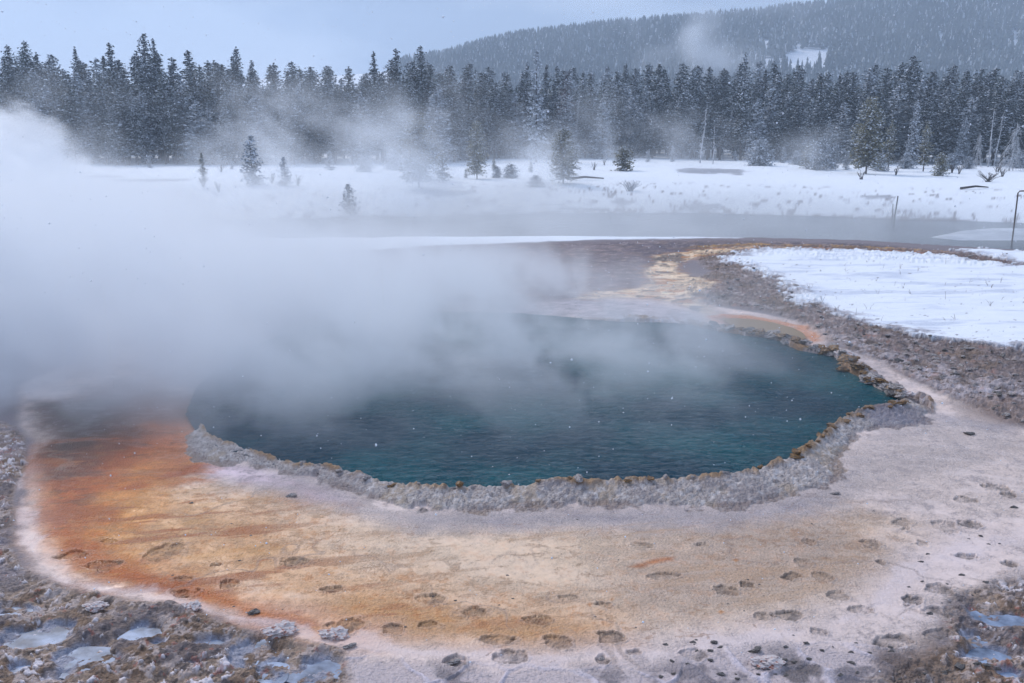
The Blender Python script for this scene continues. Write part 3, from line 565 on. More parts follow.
def pine_source(name, h, rmax, base, shape, needles, snowp, seed, lean=0, dens=1.0, bark=None, gap=.32, size=.34):
    rd = random.Random(seed); root = empty(name, (0, -500, -50)); bark = bark or M['bark']
    tp = [(lean * (i / 6) ** 1.5 + rd.uniform(-.05, .05) * i / 6, rd.uniform(-.05, .05), h * i / 6 - (.3 if i == 0 else 0)) for i in range(7)]
    tr = [h * .0105 * (1.1 - i / 6) + .015 for i in range(7)]
    V, F = tube(tp, tr, 7)
    mt = MB(); mt.add(V, F); mt_bare = rd.random
    for _ in range(int(5 * base * h / 3)):           # dead stubs under the crown
        z = rd.uniform(.25, 1) * base * h + .2; a = rd.uniform(0, 6.28); ln = rd.uniform(.3, .9)
        V, F = tube([(0, 0, z), (math.cos(a) * ln, math.sin(a) * ln, z - .1)], [.03, .008], 3); mt.add(V, F)
    mt.build('trunk', [bark], root, True)
    fb = MB(); z = base * h
    def tuft(c, out, s, snowy):  # a spray of needles, with snow on it when snowy
        for _ in range(3):
            d1 = Vector((out.x + rd.gauss(0, .55), out.y + rd.gauss(0, .55), rd.gauss(-.05, .35))).normalized()
            sd_ = d1.cross(Vector((rd.gauss(0, .35), rd.gauss(0, .35), 1))).normalized() * s * rd.uniform(.35, .6)
            a0 = c - d1 * s * .35; tip = c + d1 * s * rd.uniform(.6, 1)
            fb.add([a0 - sd_ * .5, a0 + sd_ * .5, c + sd_ + d1 * s * .1, tip, c - sd_ + d1 * s * .1], [(0, 1, 2, 3, 4)], 0)
        if snowy:
            c2 = c + Vector((rd.gauss(0, .05), rd.gauss(0, .05), s * .22)); w2 = s * rd.uniform(.35, .75); a = rd.uniform(0, 6.28); k_ = 5
            ring = [c2 + Vector((math.cos(a + i * 6.28 / k_) * w2 * rd.uniform(.6, 1.2), math.sin(a + i * 6.28 / k_) * w2 * rd.uniform(.6, 1.2), -s * rd.uniform(.3, .8))) for i in range(k_)]
            fb.add([c2] + ring, [(0, 1 + i, 1 + (i + 1) % k_) for i in range(k_)], 1)
    while z < h * .985:
        t_ = (z / h - base) / (1 - base)
        rr_ = rmax * (shape(t_) + .03); nb = max(3, int((4 + 4 * rr_ / rmax) * dens)); cxl = lean * (z / h) ** 1.5
        for j in range(nb):
            if rd.random() < .1: continue
            a = rd.uniform(0, 6.28); bs_ = rd.random() < snowp * 1.5; ln = rr_ * rd.uniform(.55, 1.2); up = .35 * t_ - .12; steps = max(1, int(ln / (size * .95)))
            for q in range(steps + 1):
                f_ = (q + .6) / (steps + .6); dd = ln * f_
                c = Vector((cxl + math.cos(a) * dd + rd.gauss(0, .06), math.sin(a) * dd + rd.gauss(0, .06), z + dd * up - .10 * dd * dd * .6 + rd.gauss(0, .08)))
                tuft(c, Vector((math.cos(a), math.sin(a), 0)), size * rd.uniform(.75, 1.25) * (1 - .35 * t_), rd.random() < (.95 if bs_ else snowp * .35))
        z += gap * rd.uniform(.75, 1.25) * (1 - .3 * t_)
    tip = Vector((lean, 0, h)); tuft(tip - Vector((0, 0, .1)), Vector((0, 0, 1)), .25, True)
    fb.build('crown', [needles, M['snow']], root)
    return root
spire = lambda t_: (1 - t_) ** .62 * min(1, .55 + t_ * 3)
column_ = lambda t_: min(1, 1.25 * (1 - t_) ** .55) * min(1, .6 + t_ * 2)
bushy = lambda t_: math.sqrt(max(0, 1 - t_ ** 1.9)) * min(1, .75 + t_)
rag = lambda t_: (.65 + .35 * math.sin(t_ * 19)) * (1 - t_) ** .5 * min(1, .5 + t_ * 2)
SRC = []
specs = [(14, 1.75, .22, spire, .34), (13, 1.6, .14, column_, .4), (14.5, 1.5, .3, rag, .28), (12.5, 1.9, .1, spire, .5), (13.5, 1.55, .25, column_, .26), (14, 1.8, .18, rag, .42), (12, 1.7, .08, spire, .55), (15, 1.6, .3, column_, .36), (13, 1.5, .2, spire, .24), (14, 1.4, .35, rag, .3)]
for i, (h, r_, bs, sh, sp) in enumerate(specs): SRC.append((pine_source('pine_tree', h, r_, bs, sh, M['needles'], sp, 100 + i, lean=random.uniform(-.3, .3), size=.32, dens=1.5, gap=.28), h))
OLV = [(pine_source('pine_tree', 8, 1.9, .12, bushy, M['needles_olive'], .2, 201, dens=1.7, size=.24, gap=.2), 8), (pine_source('pine_tree', 8, 1.6, .16, rag, M['needles_olive'], .2, 202, dens=1.5, size=.24, gap=.22), 8),
       (pine_source('young_pine', 3.2, 1.3, .03, bushy, M['needles_olive'], .2, 203, dens=1.3, size=.22, gap=.16), 3.2), (pine_source('young_pine', 3, .8, .08, spire, M['needles_olive'], .2, 204, size=.2, gap=.16), 3)]
FRS = [(pine_source('pine_tree', 12, 1.9, .05, spire, M['needles_frost'], .4, 301, size=.36), 12), (pine_source('young_pine', 4, 1.2, .05, spire, M['needles_frost'], .4, 302, size=.24, gap=.18), 4),
       (pine_source('frosted_bush', 3, 1.9, .0, bushy, M['needles_frost'], .35, 303, dens=1.5, size=.24, gap=.17, bark=M['bark_frost']), 3)]
DEAD = [(pine_source('dead_pine', 10, 1.9, .12, spire, M['needles_dead'], .35, 401, size=.34), 10)]
def snag_source(name, h, seed, droop=.25, ln=1.0, nb=40, frost=True):
    rd = random.Random(seed); root = empty(name, (0, -500, -50)); m_ = M['bark_frost'] if frost else M['bark']
    tp = [(.08 * i * rd.uniform(-.5, .5), .05 * i * rd.uniform(-.5, .5), h * i / 6 - (.3 if i == 0 else 0)) for i in range(7)]
    tb = MB(); V, F = tube(tp, [h * .013 * (1.1 - i / 6) + .02 for i in range(7)], 7); tb.add(V, F); tb.build('trunk', [m_], root, True)
    bm_ = MB()
    for _ in range(nb):
        z = rd.uniform(.12, .97) * h; a = rd.uniform(0, 6.28); l_ = ln * (1.15 - z / h) * rd.uniform(.5, 1.2)
        p0 = Vector((0, 0, z)); p1 = p0 + Vector((math.cos(a) * l_ * .5, math.sin(a) * l_ * .5, .05 * l_)); p2 = p0 + Vector((math.cos(a) * l_, math.sin(a) * l_, -droop * l_ * 1.6))
        V, F = tube([p0, p1, p2], [.045, .035, .015], 4); bm_.add(V, F)
        for _k in range(3):
            q = p1.lerp(p2, rd.random()); V, F = tube([q, q + Vector((rd.gauss(0, .2), rd.gauss(0, .2), -rd.uniform(.1, .35)))], [.025, .012], 3); bm_.add(V, F)
    bm_.build('branches', [m_], root)
    return root
SNAG = [(snag_source('bare_snag', 9, 501, .2, .7, 30), 9), (snag_source('bare_snag', 7, 502, .6, 2.0, 90), 7), (snag_source('bare_snag', 8, 503, 0, 1.0, 14), 8)]
ALLSRC = [s[0] for s in SRC + OLV + FRS + DEAD + SNAG]
def plant(src, px, pyb, pyt, label, cat, wide=1.0, group=None, tilt=0, name=None):
    x, y, z = land_hit(px, pyb); dd = pdir(px, pyt); ztop = CAM_H + dd[2] * y / dd[1]; h = ztop - z
    k = h / src[1]; o = copy_thing(src[0], (x, y, z - .05), random.uniform(0, 6.28), (k * wide, k * wide, k))
    if tilt: o.rotation_euler = (0, R(tilt), 0)
    if name: o.name = name
    tag(o, label, cat, group); return o
PT = 'pine tree'
plant(SRC[1], 138, 165, 88, 'slender pine with drooping snowy boughs at the forest edge, behind the snowfield left', PT, .8)
plant(SRC[3], 117, 165, 100, 'snow-laden pine just left of the slender drooping one at the left forest edge', PT)
plant(OLV[1], 204, 189, 152, 'small pine with a thin bare stem alone on the left snowfield', PT, .9)
plant(FRS[1], 253, 185, 136, 'hazy rounded pine on a short dark stem in the left snowfield', PT, .95)
plant(FRS[1], 285, 186, 157, 'small frosted conical pine right of the rounded stemmed pine', 'young pine')
plant(FRS[1], 350, 224, 184, 'pale pine nearly lost in steam, nearest the river on the left', 'young pine', 1.15)
plant(OLV[0], 419, 188, 112, 'large hazy bushy pine with crown down to the snow, left of centre', PT, 1.1)
plant(OLV[3], 443, 182, 150, 'narrow hazy pine against the right side of the large bushy one', 'young pine', 1.1)
plant(OLV[0], 477, 179, 120, 'olive pine with full crown standing before the dark forest at centre', PT, .8)
plant(OLV[3], 466, 178, 168, 'tiny pine sapling on the snow left of the centre shrubs', 'young pine')
plant(FRS[2], 497, 178, 166, 'grey low bush at the left end of the central thicket', 'bush', .75)
plant(FRS[2], 511, 178, 164, 'grey low wide bush at the right end of the central thicket', 'bush', 1.1)
plant(FRS[0], 536, 162, 49, 'tall frost-whitened pine rising through the forest front at centre', PT, .8)
plant(OLV[0], 563, 184, 128, 'broad olive-brown pine standing forward on the snow at centre, snow on its skirts', PT, 1.15)
plant(DEAD[0], 565, 158, 71, 'purplish dead pine with snow on its boughs behind the broad olive pine', 'dead pine', .8)
plant(SNAG[0], 573, 158, 96, 'leaning bare white snag right of the purplish dead pine', 'snag', tilt=5)
plant(FRS[2], 536, 187, 175, 'snow-covered bush at the foot of the broad olive pine', 'bush', 1.3)
plant(OLV[3], 531, 172, 161, 'tiny dark sapling just behind the snow-covered bush', 'young pine')
plant(OLV[3], 494, 170, 158, 'tiny sapling poking up behind the central thicket', 'young pine')
plant(OLV[2], 623, 171, 145, 'short dense pine with two tops alone on the snow right of centre', 'young pine', 1.1)
plant(SNAG[0], 700, 163, 104, 'tall thin bare pale snag, leftmost of the bare ones right of centre', 'snag', .9, tilt=4)
plant(SNAG[2], 697, 158, 122, 'bare pale snag leaning far to the right beside the tall thin snag', 'snag', .9, tilt=33)
plant(SNAG[0], 722, 160, 106, 'tall bare pale snag leaning against the dark pines right of centre', 'snag', .8, tilt=9)
plant(SNAG[2], 713, 164, 124, 'short upright bare snag with few limbs between two taller pale snags', 'snag', .9)
plant(FRS[2], 759, 166, 139, 'big rounded frosted bush alone before the dark pines', 'bush', .92)
plant(FRS[2], 796, 165, 150, 'small frosted bush half hidden behind the snowy rise', 'bush', .75)
plant(OLV[3], 806, 169, 145, 'olive cone-shaped sapling left of the frosted bushes', 'young pine', 1.2)
plant(FRS[2], 820, 170, 138, 'pale frosted bush thick with rime beside the big olive pine', 'bush', .75)
plant(FRS[1], 833, 169, 142, 'frosted pointed young pine right of the rime-thick bush', 'young pine', 1.2)
plant(OLV[0], 866, 174, 96, 'big golden-olive pine with open trunk at the edge of the right snowfield', PT, .95)
plant(OLV[1], 888, 171, 119, 'olive pine of middling height just right of the big golden one', PT, .9)
plant(OLV[1], 923, 172, 121, 'olive pine with clear trunk standing alone before the right forest', PT, 1.0)
plant(OLV[2], 940, 176, 152, 'small shaggy green-grey pine at the front of the right snowfield', 'young pine', .9)
plant(FRS[0], 961, 165, 117, 'frosted fir-like pine at the right forest edge', PT, 1.1)
plant(SNAG[1], 976, 167, 132, 'small grey drooping dead tree left of the twin white snags', 'snag', .8)
plant(SNAG[0], 988, 167, 106, 'left of twin tall bare white snags at far right', 'snag', .9)
plant(SNAG[0], 994, 166, 111, 'right of twin tall bare white snags at far right', 'snag', .9, tilt=3)
plant(SNAG[1], 1009, 171, 122, 'white drooping dead tree with dense limbs by the right edge', 'snag', 1.1, tilt=4)
plant(FRS[0], 911, 168, 99, 'snow-speckled pointed pine between the two olive pines on the right', PT, .8)
for (a, t_, lab) in ((154, 33, 'tallest dark pine on the left skyline'), (163, 38, 'second tallest pine, right beside the tallest on the left skyline'), (38, 40, 'tall full-topped pine on the skyline far left'), (21, 44, 'narrow pine on the skyline left of the full-topped one'),
                     (119, 42, 'pointed tall pine on the skyline between full pines, left of the tallest'), (87, 46, 'round-topped pine on the left skyline'), (243, 46, 'sharp conical pine standing out on the skyline left of centre'), (398, 48, 'sharp cone-topped pine on the skyline near where the hill starts'),
                     (423, 45, 'tall ragged-topped pine on the skyline at the hill\'s left end'), (377, 51, 'flat-tufted pine top on the skyline left of the cone-topped pine'), (740, 52, 'open-topped pine rising above the forest in front of the hill glade'), (904, 55, 'massive dark pine highest above the right forest')):
    s = SRC[{154: 7, 163: 2, 243: 0, 398: 8, 377: 2, 740: 5, 904: 4, 119: 8}.get(a, random.choice((1, 4, 9)))]
    plant(s, a, 160, t_, lab, PT, 1.25 if a == 904 else .9)
for a, b_, t_, wd_ in ((150, 168, 155, .9), (232, 169, 158, .7), (330, 170, 150, 1.0), (365, 172, 154, .9), (395, 170, 150, .9), (606, 160, 150, .8), (648, 162, 150, .9), (672, 162, 145, .8), (735, 161, 150, .8), (783, 163, 146, .9), (846, 170, 150, .8), (878, 171, 152, .8), (905, 169, 154, .9), (950, 169, 153, .8), (968, 169, 156, .8), (1018, 168, 150, .9)):
    plant(FRS[2] if wd_ > .75 and a % 3 else FRS[1], a, b_, t_, 'low rime-white bush at the foot of the forest, on the snow', 'bush', wd_, 'rime-white bushes at the forest foot')
# the body of the forest
FBX = [-60, 0, 300, 420, 500, 640, 700, 740, 860, 1024, 1090]; FBY = [165, 165, 164.5, 164, 159, 158, 160, 160, 164, 165, 165]
SKX = [-60, 0, 20, 40, 60, 90, 120, 155, 175, 200, 240, 270, 300, 350, 380, 420, 450, 520, 600, 640, 700, 740, 770, 800, 850, 900, 960, 1024, 1090]
SKY_ = [62, 60, 56, 50, 56, 54, 52, 46, 52, 50, 54, 60, 60, 64, 60, 56, 62, 64, 62, 62, 64, 62, 62, 66, 66, 60, 64, 64, 64]
segs = [(125, 'at far left beyond the vent steam', 'pines of the far left forest'), (250, 'in the left forest, behind stemmed pines', 'pines of the left forest'), (445, 'in the misty forest left of the hill', 'pines of the misty forest'),
        (560, 'below the hill\'s lowest left end', 'pines below the hill end'), (680, 'below the hill\'s long left slope', 'pines below the hill slope'), (860, 'below the hill\'s snowy glade', 'pines below the glade'), (950, 'behind the olive pines at right', 'pines behind the olive pines'), (2000, 'behind the white snags at far right', 'pines of the right forest')]
LOOK = ['dark spire-shaped', 'full column-shaped', 'ragged-topped', 'snowy spire-shaped', 'dark column-shaped', 'ragged snowy', 'heavily snow-laden', 'tall high-crowned', 'slim dark spire-shaped', 'gappy bare-stemmed']
nfor = 0
for row, (dd_, step, lo_, hi_t) in enumerate(((0, 17, 26, 56), (5, 16, 14, 38), (11, 16, 6, 26), (18, 17, 0, 16), (26, 19, -2, 9))):
    a = -25 + row * 5
    while a < 1050:
        px = a + random.uniform(-4, 4); fb_ = np.interp(px, FBX, FBY) + random.uniform(-1.2, .6); x, y, z = land_hit(px, fb_)
        sc = (y + dd_) / y; x *= sc; y *= sc; pyt = np.interp(px, SKX, SKY_) + random.uniform(lo_, hi_t)
        dv = pdir(px, pyt); h = CAM_H + dv[2] * y / dv[1] - z
        pick = random.choices(range(10), weights=[3, 3, 2, 2 if px < 700 else 1, 3, 2, 2 if row < 2 else .5, 3, 2, 2])[0]
        src = SRC[pick] if random.random() > (.20 if row < 2 else .08) else FRS[0]
        k = h / src[1]; wd = random.uniform(1.15, 1.6) * (1.0 if h > 10 else 1.15)
        o = copy_thing(src[0], (x, y, z - .1), random.uniform(0, 6.28), (k * wd, k * wd, k)); o.rotation_euler = (random.gauss(0, .025), random.gauss(0, .025), o.rotation_euler[2])
        look = 'frost-whitened' if src is FRS[0] else LOOK[pick]; look = ('leaning ' if abs(o.rotation_euler[1]) > .045 else '') + look
        for lim, lab, grp in segs:
            if px < lim: tag(o, look + (' pine at the forest front ', ' pine in the second row ', ' pine of the middle rows ', ' pine, only its top showing, ', ' pine, tip on the skyline, ')[row] + lab, PT, grp); break
        nfor += 1; a += step
print('forest trees', nfor, time.time() - T0)

# ------------------------------------------------------------------ brush, twigs, poles, stumps
def twigs(name, px, py, h, n_, spread, seed, m_, label, cat, z=None, group=None, thick=.02):
    rd = random.Random(seed)
    if z is None: x, y, zz = land_hit(px, py)
    else: x, y = at(px, py, z); zz = gz(x, y)
    mb = MB()
    for _ in range(n_):
        a = rd.uniform(0, 6.28); s_ = rd.uniform(.2, 1) * spread; hh2 = h * rd.uniform(.5, 1)
        p = [(rd.gauss(0, .1 * spread), rd.gauss(0, .1 * spread), -.05), (math.cos(a) * s_ * .5, math.sin(a) * s_ * .5, hh2 * .6), (math.cos(a) * s_, math.sin(a) * s_, hh2)]
        V, F = tube(p, [thick, thick * .7, thick * .3], 4); mb.add(V, F)
        for _k in range(2):
            q = Vector(p[1]).lerp(Vector(p[2]), rd.random()); V, F = tube([q, q + Vector((rd.gauss(0, .25), rd.gauss(0, .25), rd.uniform(.1, .4))) * h * .5], [thick * .5, thick * .2], 3); mb.add(V, F)
    o = mb.build(name, [m_]); o.location = (x, y, zz); tag(o, label, cat, group); return o
TW = M['twig']
twigs('brush', 630, 192, .9, 26, 1.0, 1, M['bark_frost'], 'spiky snow-crusted brush pile alone on the snow, right of centre', 'brush', thick=.04)
twigs('brush', 988, 182, 1.0, 22, 1.1, 2, TW, 'dark leafless shrub on the right snowfield near the bank top', 'shrub', thick=.035)
twigs('brush', 997, 172, 1.0, 12, .8, 3, TW, 'cup-shaped leafless shrub in front of the twin white snags', 'shrub', thick=.03)
for a, b_, lab in ((952, 173, 'thin twig shrub right of the small shaggy pine'), (959, 174, 'second thin twig shrub beside the small shaggy pine'), (1002, 177, 'small twig clump on the snow behind the leafless shrub'), (896, 175, 'single weedy stem before the olive pines on the right'),
                   (221, 172, 'small dark bush on the snow right of the thin-stemmed pine'), (219, 193, 'broken stump with twigs below the thin-stemmed pine'), (203, 187, 'leafless bush at the foot of the thin-stemmed pine'), (248, 183, 'leafless bush at the foot of the rounded stemmed pine'),
                   (298, 186, 'branching twigs right of the small frosted conical pine'), (272, 183, 'twiggy bush left of the small frosted conical pine'), (594, 170, 'forked leafless shrub between the broad olive pine and the two-topped pine'), (604, 165, 'thin bare stem close behind the forked shrub'),
                   (861, 180, 'dark tuft on the bank top below the big golden pine')):
    twigs('shrub', a, b_, .9, 10, .5, a, TW, lab, 'shrub', thick=.03)
gl = 'thin dead plant stalks poking out of the near snow patch'
gs = [(random.uniform(780, 1020), random.uniform(262, 322)) for _ in range(26)]
for i, (a, b_) in enumerate(gs + [(851, 281), (867, 286), (894, 285), (903, 288), (969, 283), (971, 282), (988, 286), (991, 289), (945, 286), (868, 310), (905, 303), (838, 300), (955, 320), (918, 272), (1000, 300), (820, 272), (880, 264)]):
    twigs('dead_stalk', a, b_, random.uniform(.06, .26), random.choice((1, 1, 2, 3)), random.uniform(.05, .25), 600 + i, M['rock'], gl, 'dead stalk', z=.04, group='stalks in the near snow patch', thick=.005)
def post(px, pyb, pxt, pyt, r_, lab, z=-1.6, hook=False):
    x, y = at(px, pyb, z); d2 = pdir(pxt, pyt); k = y / d2[1]; top = Vector((d2[0] * k, 0, CAM_H + d2[2] * k)); top.x -= x
    o = MB(); pts = [Vector((0, 0, -.5)), top * .5 + Vector((.03, 0, z * .5)) if False else Vector((top.x * .5, 0, (top.z - z) * .5)), Vector((top.x, 0, top.z - z))]
    rad = [r_, r_ * .9, r_ * .8]
    if hook: pts += [Vector((top.x + .08, 0, top.z - z + .1)), Vector((top.x + .55, 0, top.z - z + .12)), Vector((top.x + .95, 0, top.z - z + .1))]; rad += [r_ * .8] * 3
    V, F = tube(pts, rad, 8); o.add(V, F); q = o.build('post', [M['rust'] if hook else TW], smooth=True); q.location = (x, y, z); tag(q, lab, 'post'); return q
M['rust'] = noisy('rusty_steel', (.10, .065, .05), (.2, .14, .11), 8, .6, .4)
post(1012, 243, 1018, 193, .045, 'rusty bent-topped pole standing in the river at the right edge', hook=True)
post(894, 222, 898, 196, .05, 'weathered stake in the river by the far bank, the taller of two')
post(892, 221, 893, 204, .035, 'shorter thin stake beside the taller one by the far bank')
o = MB(); V, F = tube([(-1.6, 0, .1), (0, .1, .25), (1.7, .3, .12)], [.12, .1, .05], 7); o.add(V, F); o = o.build('fallen_log', [M['bark']], smooth=True); o.location = land_hit(585, 180); tag(o, 'dark fallen log on the snow right of the broad olive pine', 'log')
o = MB(); V, F = tube([(-1.2, 0, .05), (0, .1, .2), (1.2, .5, .1)], [.1, .08, .04], 7); o.add(V, F); o = o.build('fallen_log', [M['bark']], smooth=True); o.location = land_hit(976, 189); tag(o, 'short driftwood log lying high on the right snowbank', 'log')

# ------------------------------------------------------------------ stones
def stone_source(name, seed, m_, flatn=.7, lumpy=False):
    import bmesh
    from mathutils import noise
    bm = bmesh.new(); bmesh.ops.create_icosphere(bm, subdivisions=4, radius=1); rd = random.Random(seed); off = Vector((rd.uniform(0, 90),) * 3)
    dirs = [(Vector((rd.gauss(0, 1), rd.gauss(0, 1), rd.gauss(0, 1))).normalized(), rd.uniform(.6, .9) if lumpy else rd.uniform(.35, .8)) for _ in range(8)]
    for v in bm.verts:
        for d_, c_ in dirs:
            q = v.co.dot(d_)
            if q > c_: v.co -= d_ * (q - c_) * .92
        p = v.co.copy(); k = 1 + .35 * noise.noise(p * 1.3 + off) + (.3 if lumpy else .22) * noise.noise(p * 3.1 + off) + (.2 if lumpy else .16) * noise.noise(p * 7 + off) + .08 * noise.noise(p * 15 + off)
        v.co = p * k; v.co.z *= flatn
    me = bpy.data.meshes.new(name); bm.to_mesh(me); bm.free(); me.materials.append(m_); return me
STM = {k: [stone_source('stone', 700 + i, M[k], lumpy=k == 'rock_pink') for i in range(5)] for k in ('rock', 'rock_gold', 'rock_dark', 'rock_pink')}
def stone(name, px, py, wpx, hpx, mk, label, cat='stone', group=None, z=0., lift=.3, tall=.5):
    x, y = at(px, py, z); sx_ = wpx / 2 / FOC * math.hypot(y, CAM_H); sy = max(sx_ * .7, hpx / 2 / FOC * (y * y + CAM_H ** 2) / CAM_H * .7)
    o = bpy.data.objects.new(name, random.choice(STM[mk])); COL.objects.link(o); o.scale = (sx_, sy, sx_ * tall)
    o.rotation_euler = (random.uniform(-.15, .15), random.uniform(-.15, .15), random.uniform(-.4, .4)); o.location = (x, y, gz(x, y) + sx_ * lift * tall)
    tag(o, label, cat, group); return o
for a, b_, w_, h_, mk, lab in ((336, 635, 30, 14, 'rock_pink', 'lumpy white and red crusted rock at the orange mat edge, bottom left of centre'), (350, 646, 14, 6, 'rock', 'grey stone lying against the white and red crusted rock'),
                            (282, 632, 34, 10, 'rock_pink', 'pinkish-white crusted ridge rock above the largest round ice puddle'), (255, 612, 15, 5, 'rock_dark', 'black flat stone on the pale margin of the orange mat'), (768, 664, 32, 9, 'rock_pink', 'reddish crusted rock among dark patches at the bottom edge, right of centre'),
                            (95, 610, 24, 8, 'rock_pink', 'pink-flecked rock between the brown crust and the pale margin, left'), (193, 609, 22, 10, 'rock_pink', 'pink-white rock at the crust edge below the deep orange band'), (755, 651, 14, 4, 'rock_dark', 'dark flat slab just above the reddish crusted rock'),
                            (714, 643, 9, 4, 'rock_dark', 'small black stone on the pale sinter near the bottom, right of centre'), (292, 496, 12, 5, 'rock', 'pale pebble on the pink sinter below the left end of the rim'), (192, 503, 5, 2.5, 'rock_dark', 'tiny dark pebble on the orange mat'),
                            (905, 648, 12, 6, 'rock_pink', 'orange-red stone beside the brown track near the lower right'), (960, 668, 12, 6, 'rock_dark', 'dark stone on the brown crust at lower right'), (969, 434, 12, 4, 'rock_dark', 'small dark stone on the pink sinter right of the pool inlet'),
                            (1014, 507, 0 + 8, 3, 'rock_dark', 'small dark stone near the right edge below the dark tracks'), (835, 494, 10, 4, 'rock', 'pebble just outside the crust rim at its right corner'), (930, 592 + 22, 8, 4, 'rock_dark', 'small dark pebble under the paired tracks at lower right'),
                            (454, 660, 15, 6, 'rock', 'brown stone bedded in the lavender crust at bottom centre'), (602, 657, 8, 6, 'rock', 'upright small stone in the lavender crust right of bottom centre')):
    stone('stone', a, b_, w_, h_, mk, lab)
pg = 'small dark pebble strewn on the grey sinter at the bottom right'
for i in range(70):
    a = random.uniform(660, 1020); b_ = random.uniform(640, 682) if a < 900 else random.uniform(530, 600) if i % 2 else random.uniform(650, 682)
    s_ = random.uniform(2.5, 8) if i % 6 else random.uniform(6, 10); stone('pebble', a, b_, s_, s_ * .5, 'rock_dark', pg, 'pebble', 'dark pebbles on the sinter', lift=.2, tall=.4)
for i in range(26):
    stone('pebble', random.uniform(150, 950), random.uniform(510, 640), random.uniform(2, 4.5), 2, 'rock_dark', 'tiny dark pebble scattered on the tan mat', 'pebble', 'pebbles on the tan mat', lift=.1, tall=.35)
def along(P, n_):
    P = [Vector((*p, 0)) for p in P]; L_ = [(P[i + 1] - P[i]).length for i in range(len(P) - 1)]; tot = sum(L_)
    for q in range(n_):
        s_ = tot * (q + random.random()) / n_
        for i, l_ in enumerate(L_):
            if s_ < l_: yield P[i].lerp(P[i + 1], s_ / l_); break
            s_ -= l_
led_pts = [at(a, b_, .05) for a, b_ in ((708, 328), (725, 332), (745, 335), (762, 336.5), (780, 340), (790, 346), (800, 350), (815, 352.5), (832, 355), (841, 360), (842, 367), (850, 372), (861, 377), (875, 386), (893, 395), (905, 401))]
for p in along(led_pts, 105):
    mk = random.choices(('rock_gold', 'rock', 'rock_dark', 'rock_pink'), (5, 4, 2, .6))[0]; s_ = random.uniform(.05, .17)
    o = bpy.data.objects.new('ledge_rock', random.choice(STM[mk])); COL.objects.link(o); o.scale = (s_ * 1.3, s_, s_ * .6); o.rotation_euler = (random.uniform(-.3, .3), random.uniform(-.3, .3), random.uniform(0, 3))
    qx, qy = p.x + random.uniform(-.05, .18), p.y + random.uniform(-.02, .25); o.location = (qx, qy, max(.06, gz(qx, qy)) + s_ * .15); tag(o, 'knobbly grey or gold-stained rock on the ledge along the pool\'s right shore', 'rock', 'ledge rocks on the right shore')
lip_pts = [tuple(POOLW[i]) for i in range(15, 27)]
for p in along(lip_pts, 20):
    s_ = random.uniform(.035, .09); o = bpy.data.objects.new('lip_rock', random.choice(STM['rock_gold'])); COL.objects.link(o); o.scale = (s_ * 1.2, s_, s_ * .7); qx, qy = p.x + random.uniform(-.05, .08), p.y - random.uniform(-.02, .1); o.location = (qx, qy, max(.08, gz(qx, qy)) + s_ * .2)
    o.rotation_euler = (0, 0, random.uniform(0, 3)); tag(o, 'golden-brown stained knob of sinter on the rim lip at the pool\'s lower right', 'rock', 'gold knobs on the rim lip')
for p in along([tuple(POOLW[i]) for i in range(2, 15)], 18):
    s_ = random.uniform(.03, .075); o = bpy.data.objects.new('rim_knob', random.choice(STM[random.choice(('rock_gold', 'rock', 'rock'))])); COL.objects.link(o); o.scale = (s_ * 1.4, s_, s_ * .8); qy = p.y - random.uniform(.0, .1); o.location = (p.x, qy, max(.06, gz(p.x, qy)) + s_ * .1)
    o.rotation_euler = (0, 0, random.uniform(0, 3)); tag(o, 'small tan sinter knob along the near lip of the pool', 'rock', 'sinter knobs on the near lip')
gr_pts = []
while len(gr_pts) < 200:
    a = random.uniform(690, 1024); b_ = random.uniform(255, 425); x, y = at(a, b_)
    if sdist(poly(GR), np.array([x]), np.array([y]), reach=4)[0] < -.1 and sdist(poly(SN1), np.array([x]), np.array([y]), reach=4)[0] > -.15: gr_pts.append((x, y))
for x, y in gr_pts:
    s_ = random.uniform(.03, .075); o = bpy.data.objects.new('gravel_rock', random.choice(STM[random.choices(('rock', 'rock_dark'), (3, 1))[0]])); COL.objects.link(o); o.scale = (s_ * 1.3, s_, s_ * .6); o.location = (x, y, gz(x, y) + s_ * .2)
    o.rotation_euler = (random.uniform(-.3, .3), 0, random.uniform(0, 3)); tag(o, 'loose angular rock in the brown rubble band beside the snow patch', 'rock', 'rocks of the rubble band')
for s in ALLSRC:                                   # the models the copies were made from are not part of the place
    for c in list(s.children): bpy.data.objects.remove(c)
    bpy.data.objects.remove(s)

# ------------------------------------------------------------------ falling snow
nfl = 5200
fy = RNG.uniform(3.0, 34, nfl); fx_ = RNG.uniform(-.7, .7, nfl) * fy; fz = RNG.uniform(.1, 9, nfl); fr = RNG.uniform(.003, .008, nfl) * (.6 + fy / 20)
oct_ = np.array([(1, 0, 0), (0, 1, 0), (-1, 0, 0), (0, -1, 0), (0, 0, 1), (0, 0, -1)], float); of = np.array([(0, 1, 4), (1, 2, 4), (2, 3, 4), (3, 0, 4), (1, 0, 5), (2, 1, 5), (3, 2, 5), (0, 3, 5)])
V = (np.stack([fx_, fy, fz], 1)[:, None] + oct_[None] * fr[:, None, None] * RNG.uniform(.6, 1.4, (nfl, 6, 1))).reshape(-1, 3); F = (of[None] + (np.arange(nfl) * 6)[:, None, None]).reshape(-1, 3)
o = mesh_obj('snowfall', V, F, M['snow']); tag(o, 'snowflakes falling through the air over the pool', 'snowfall', kind='stuff')

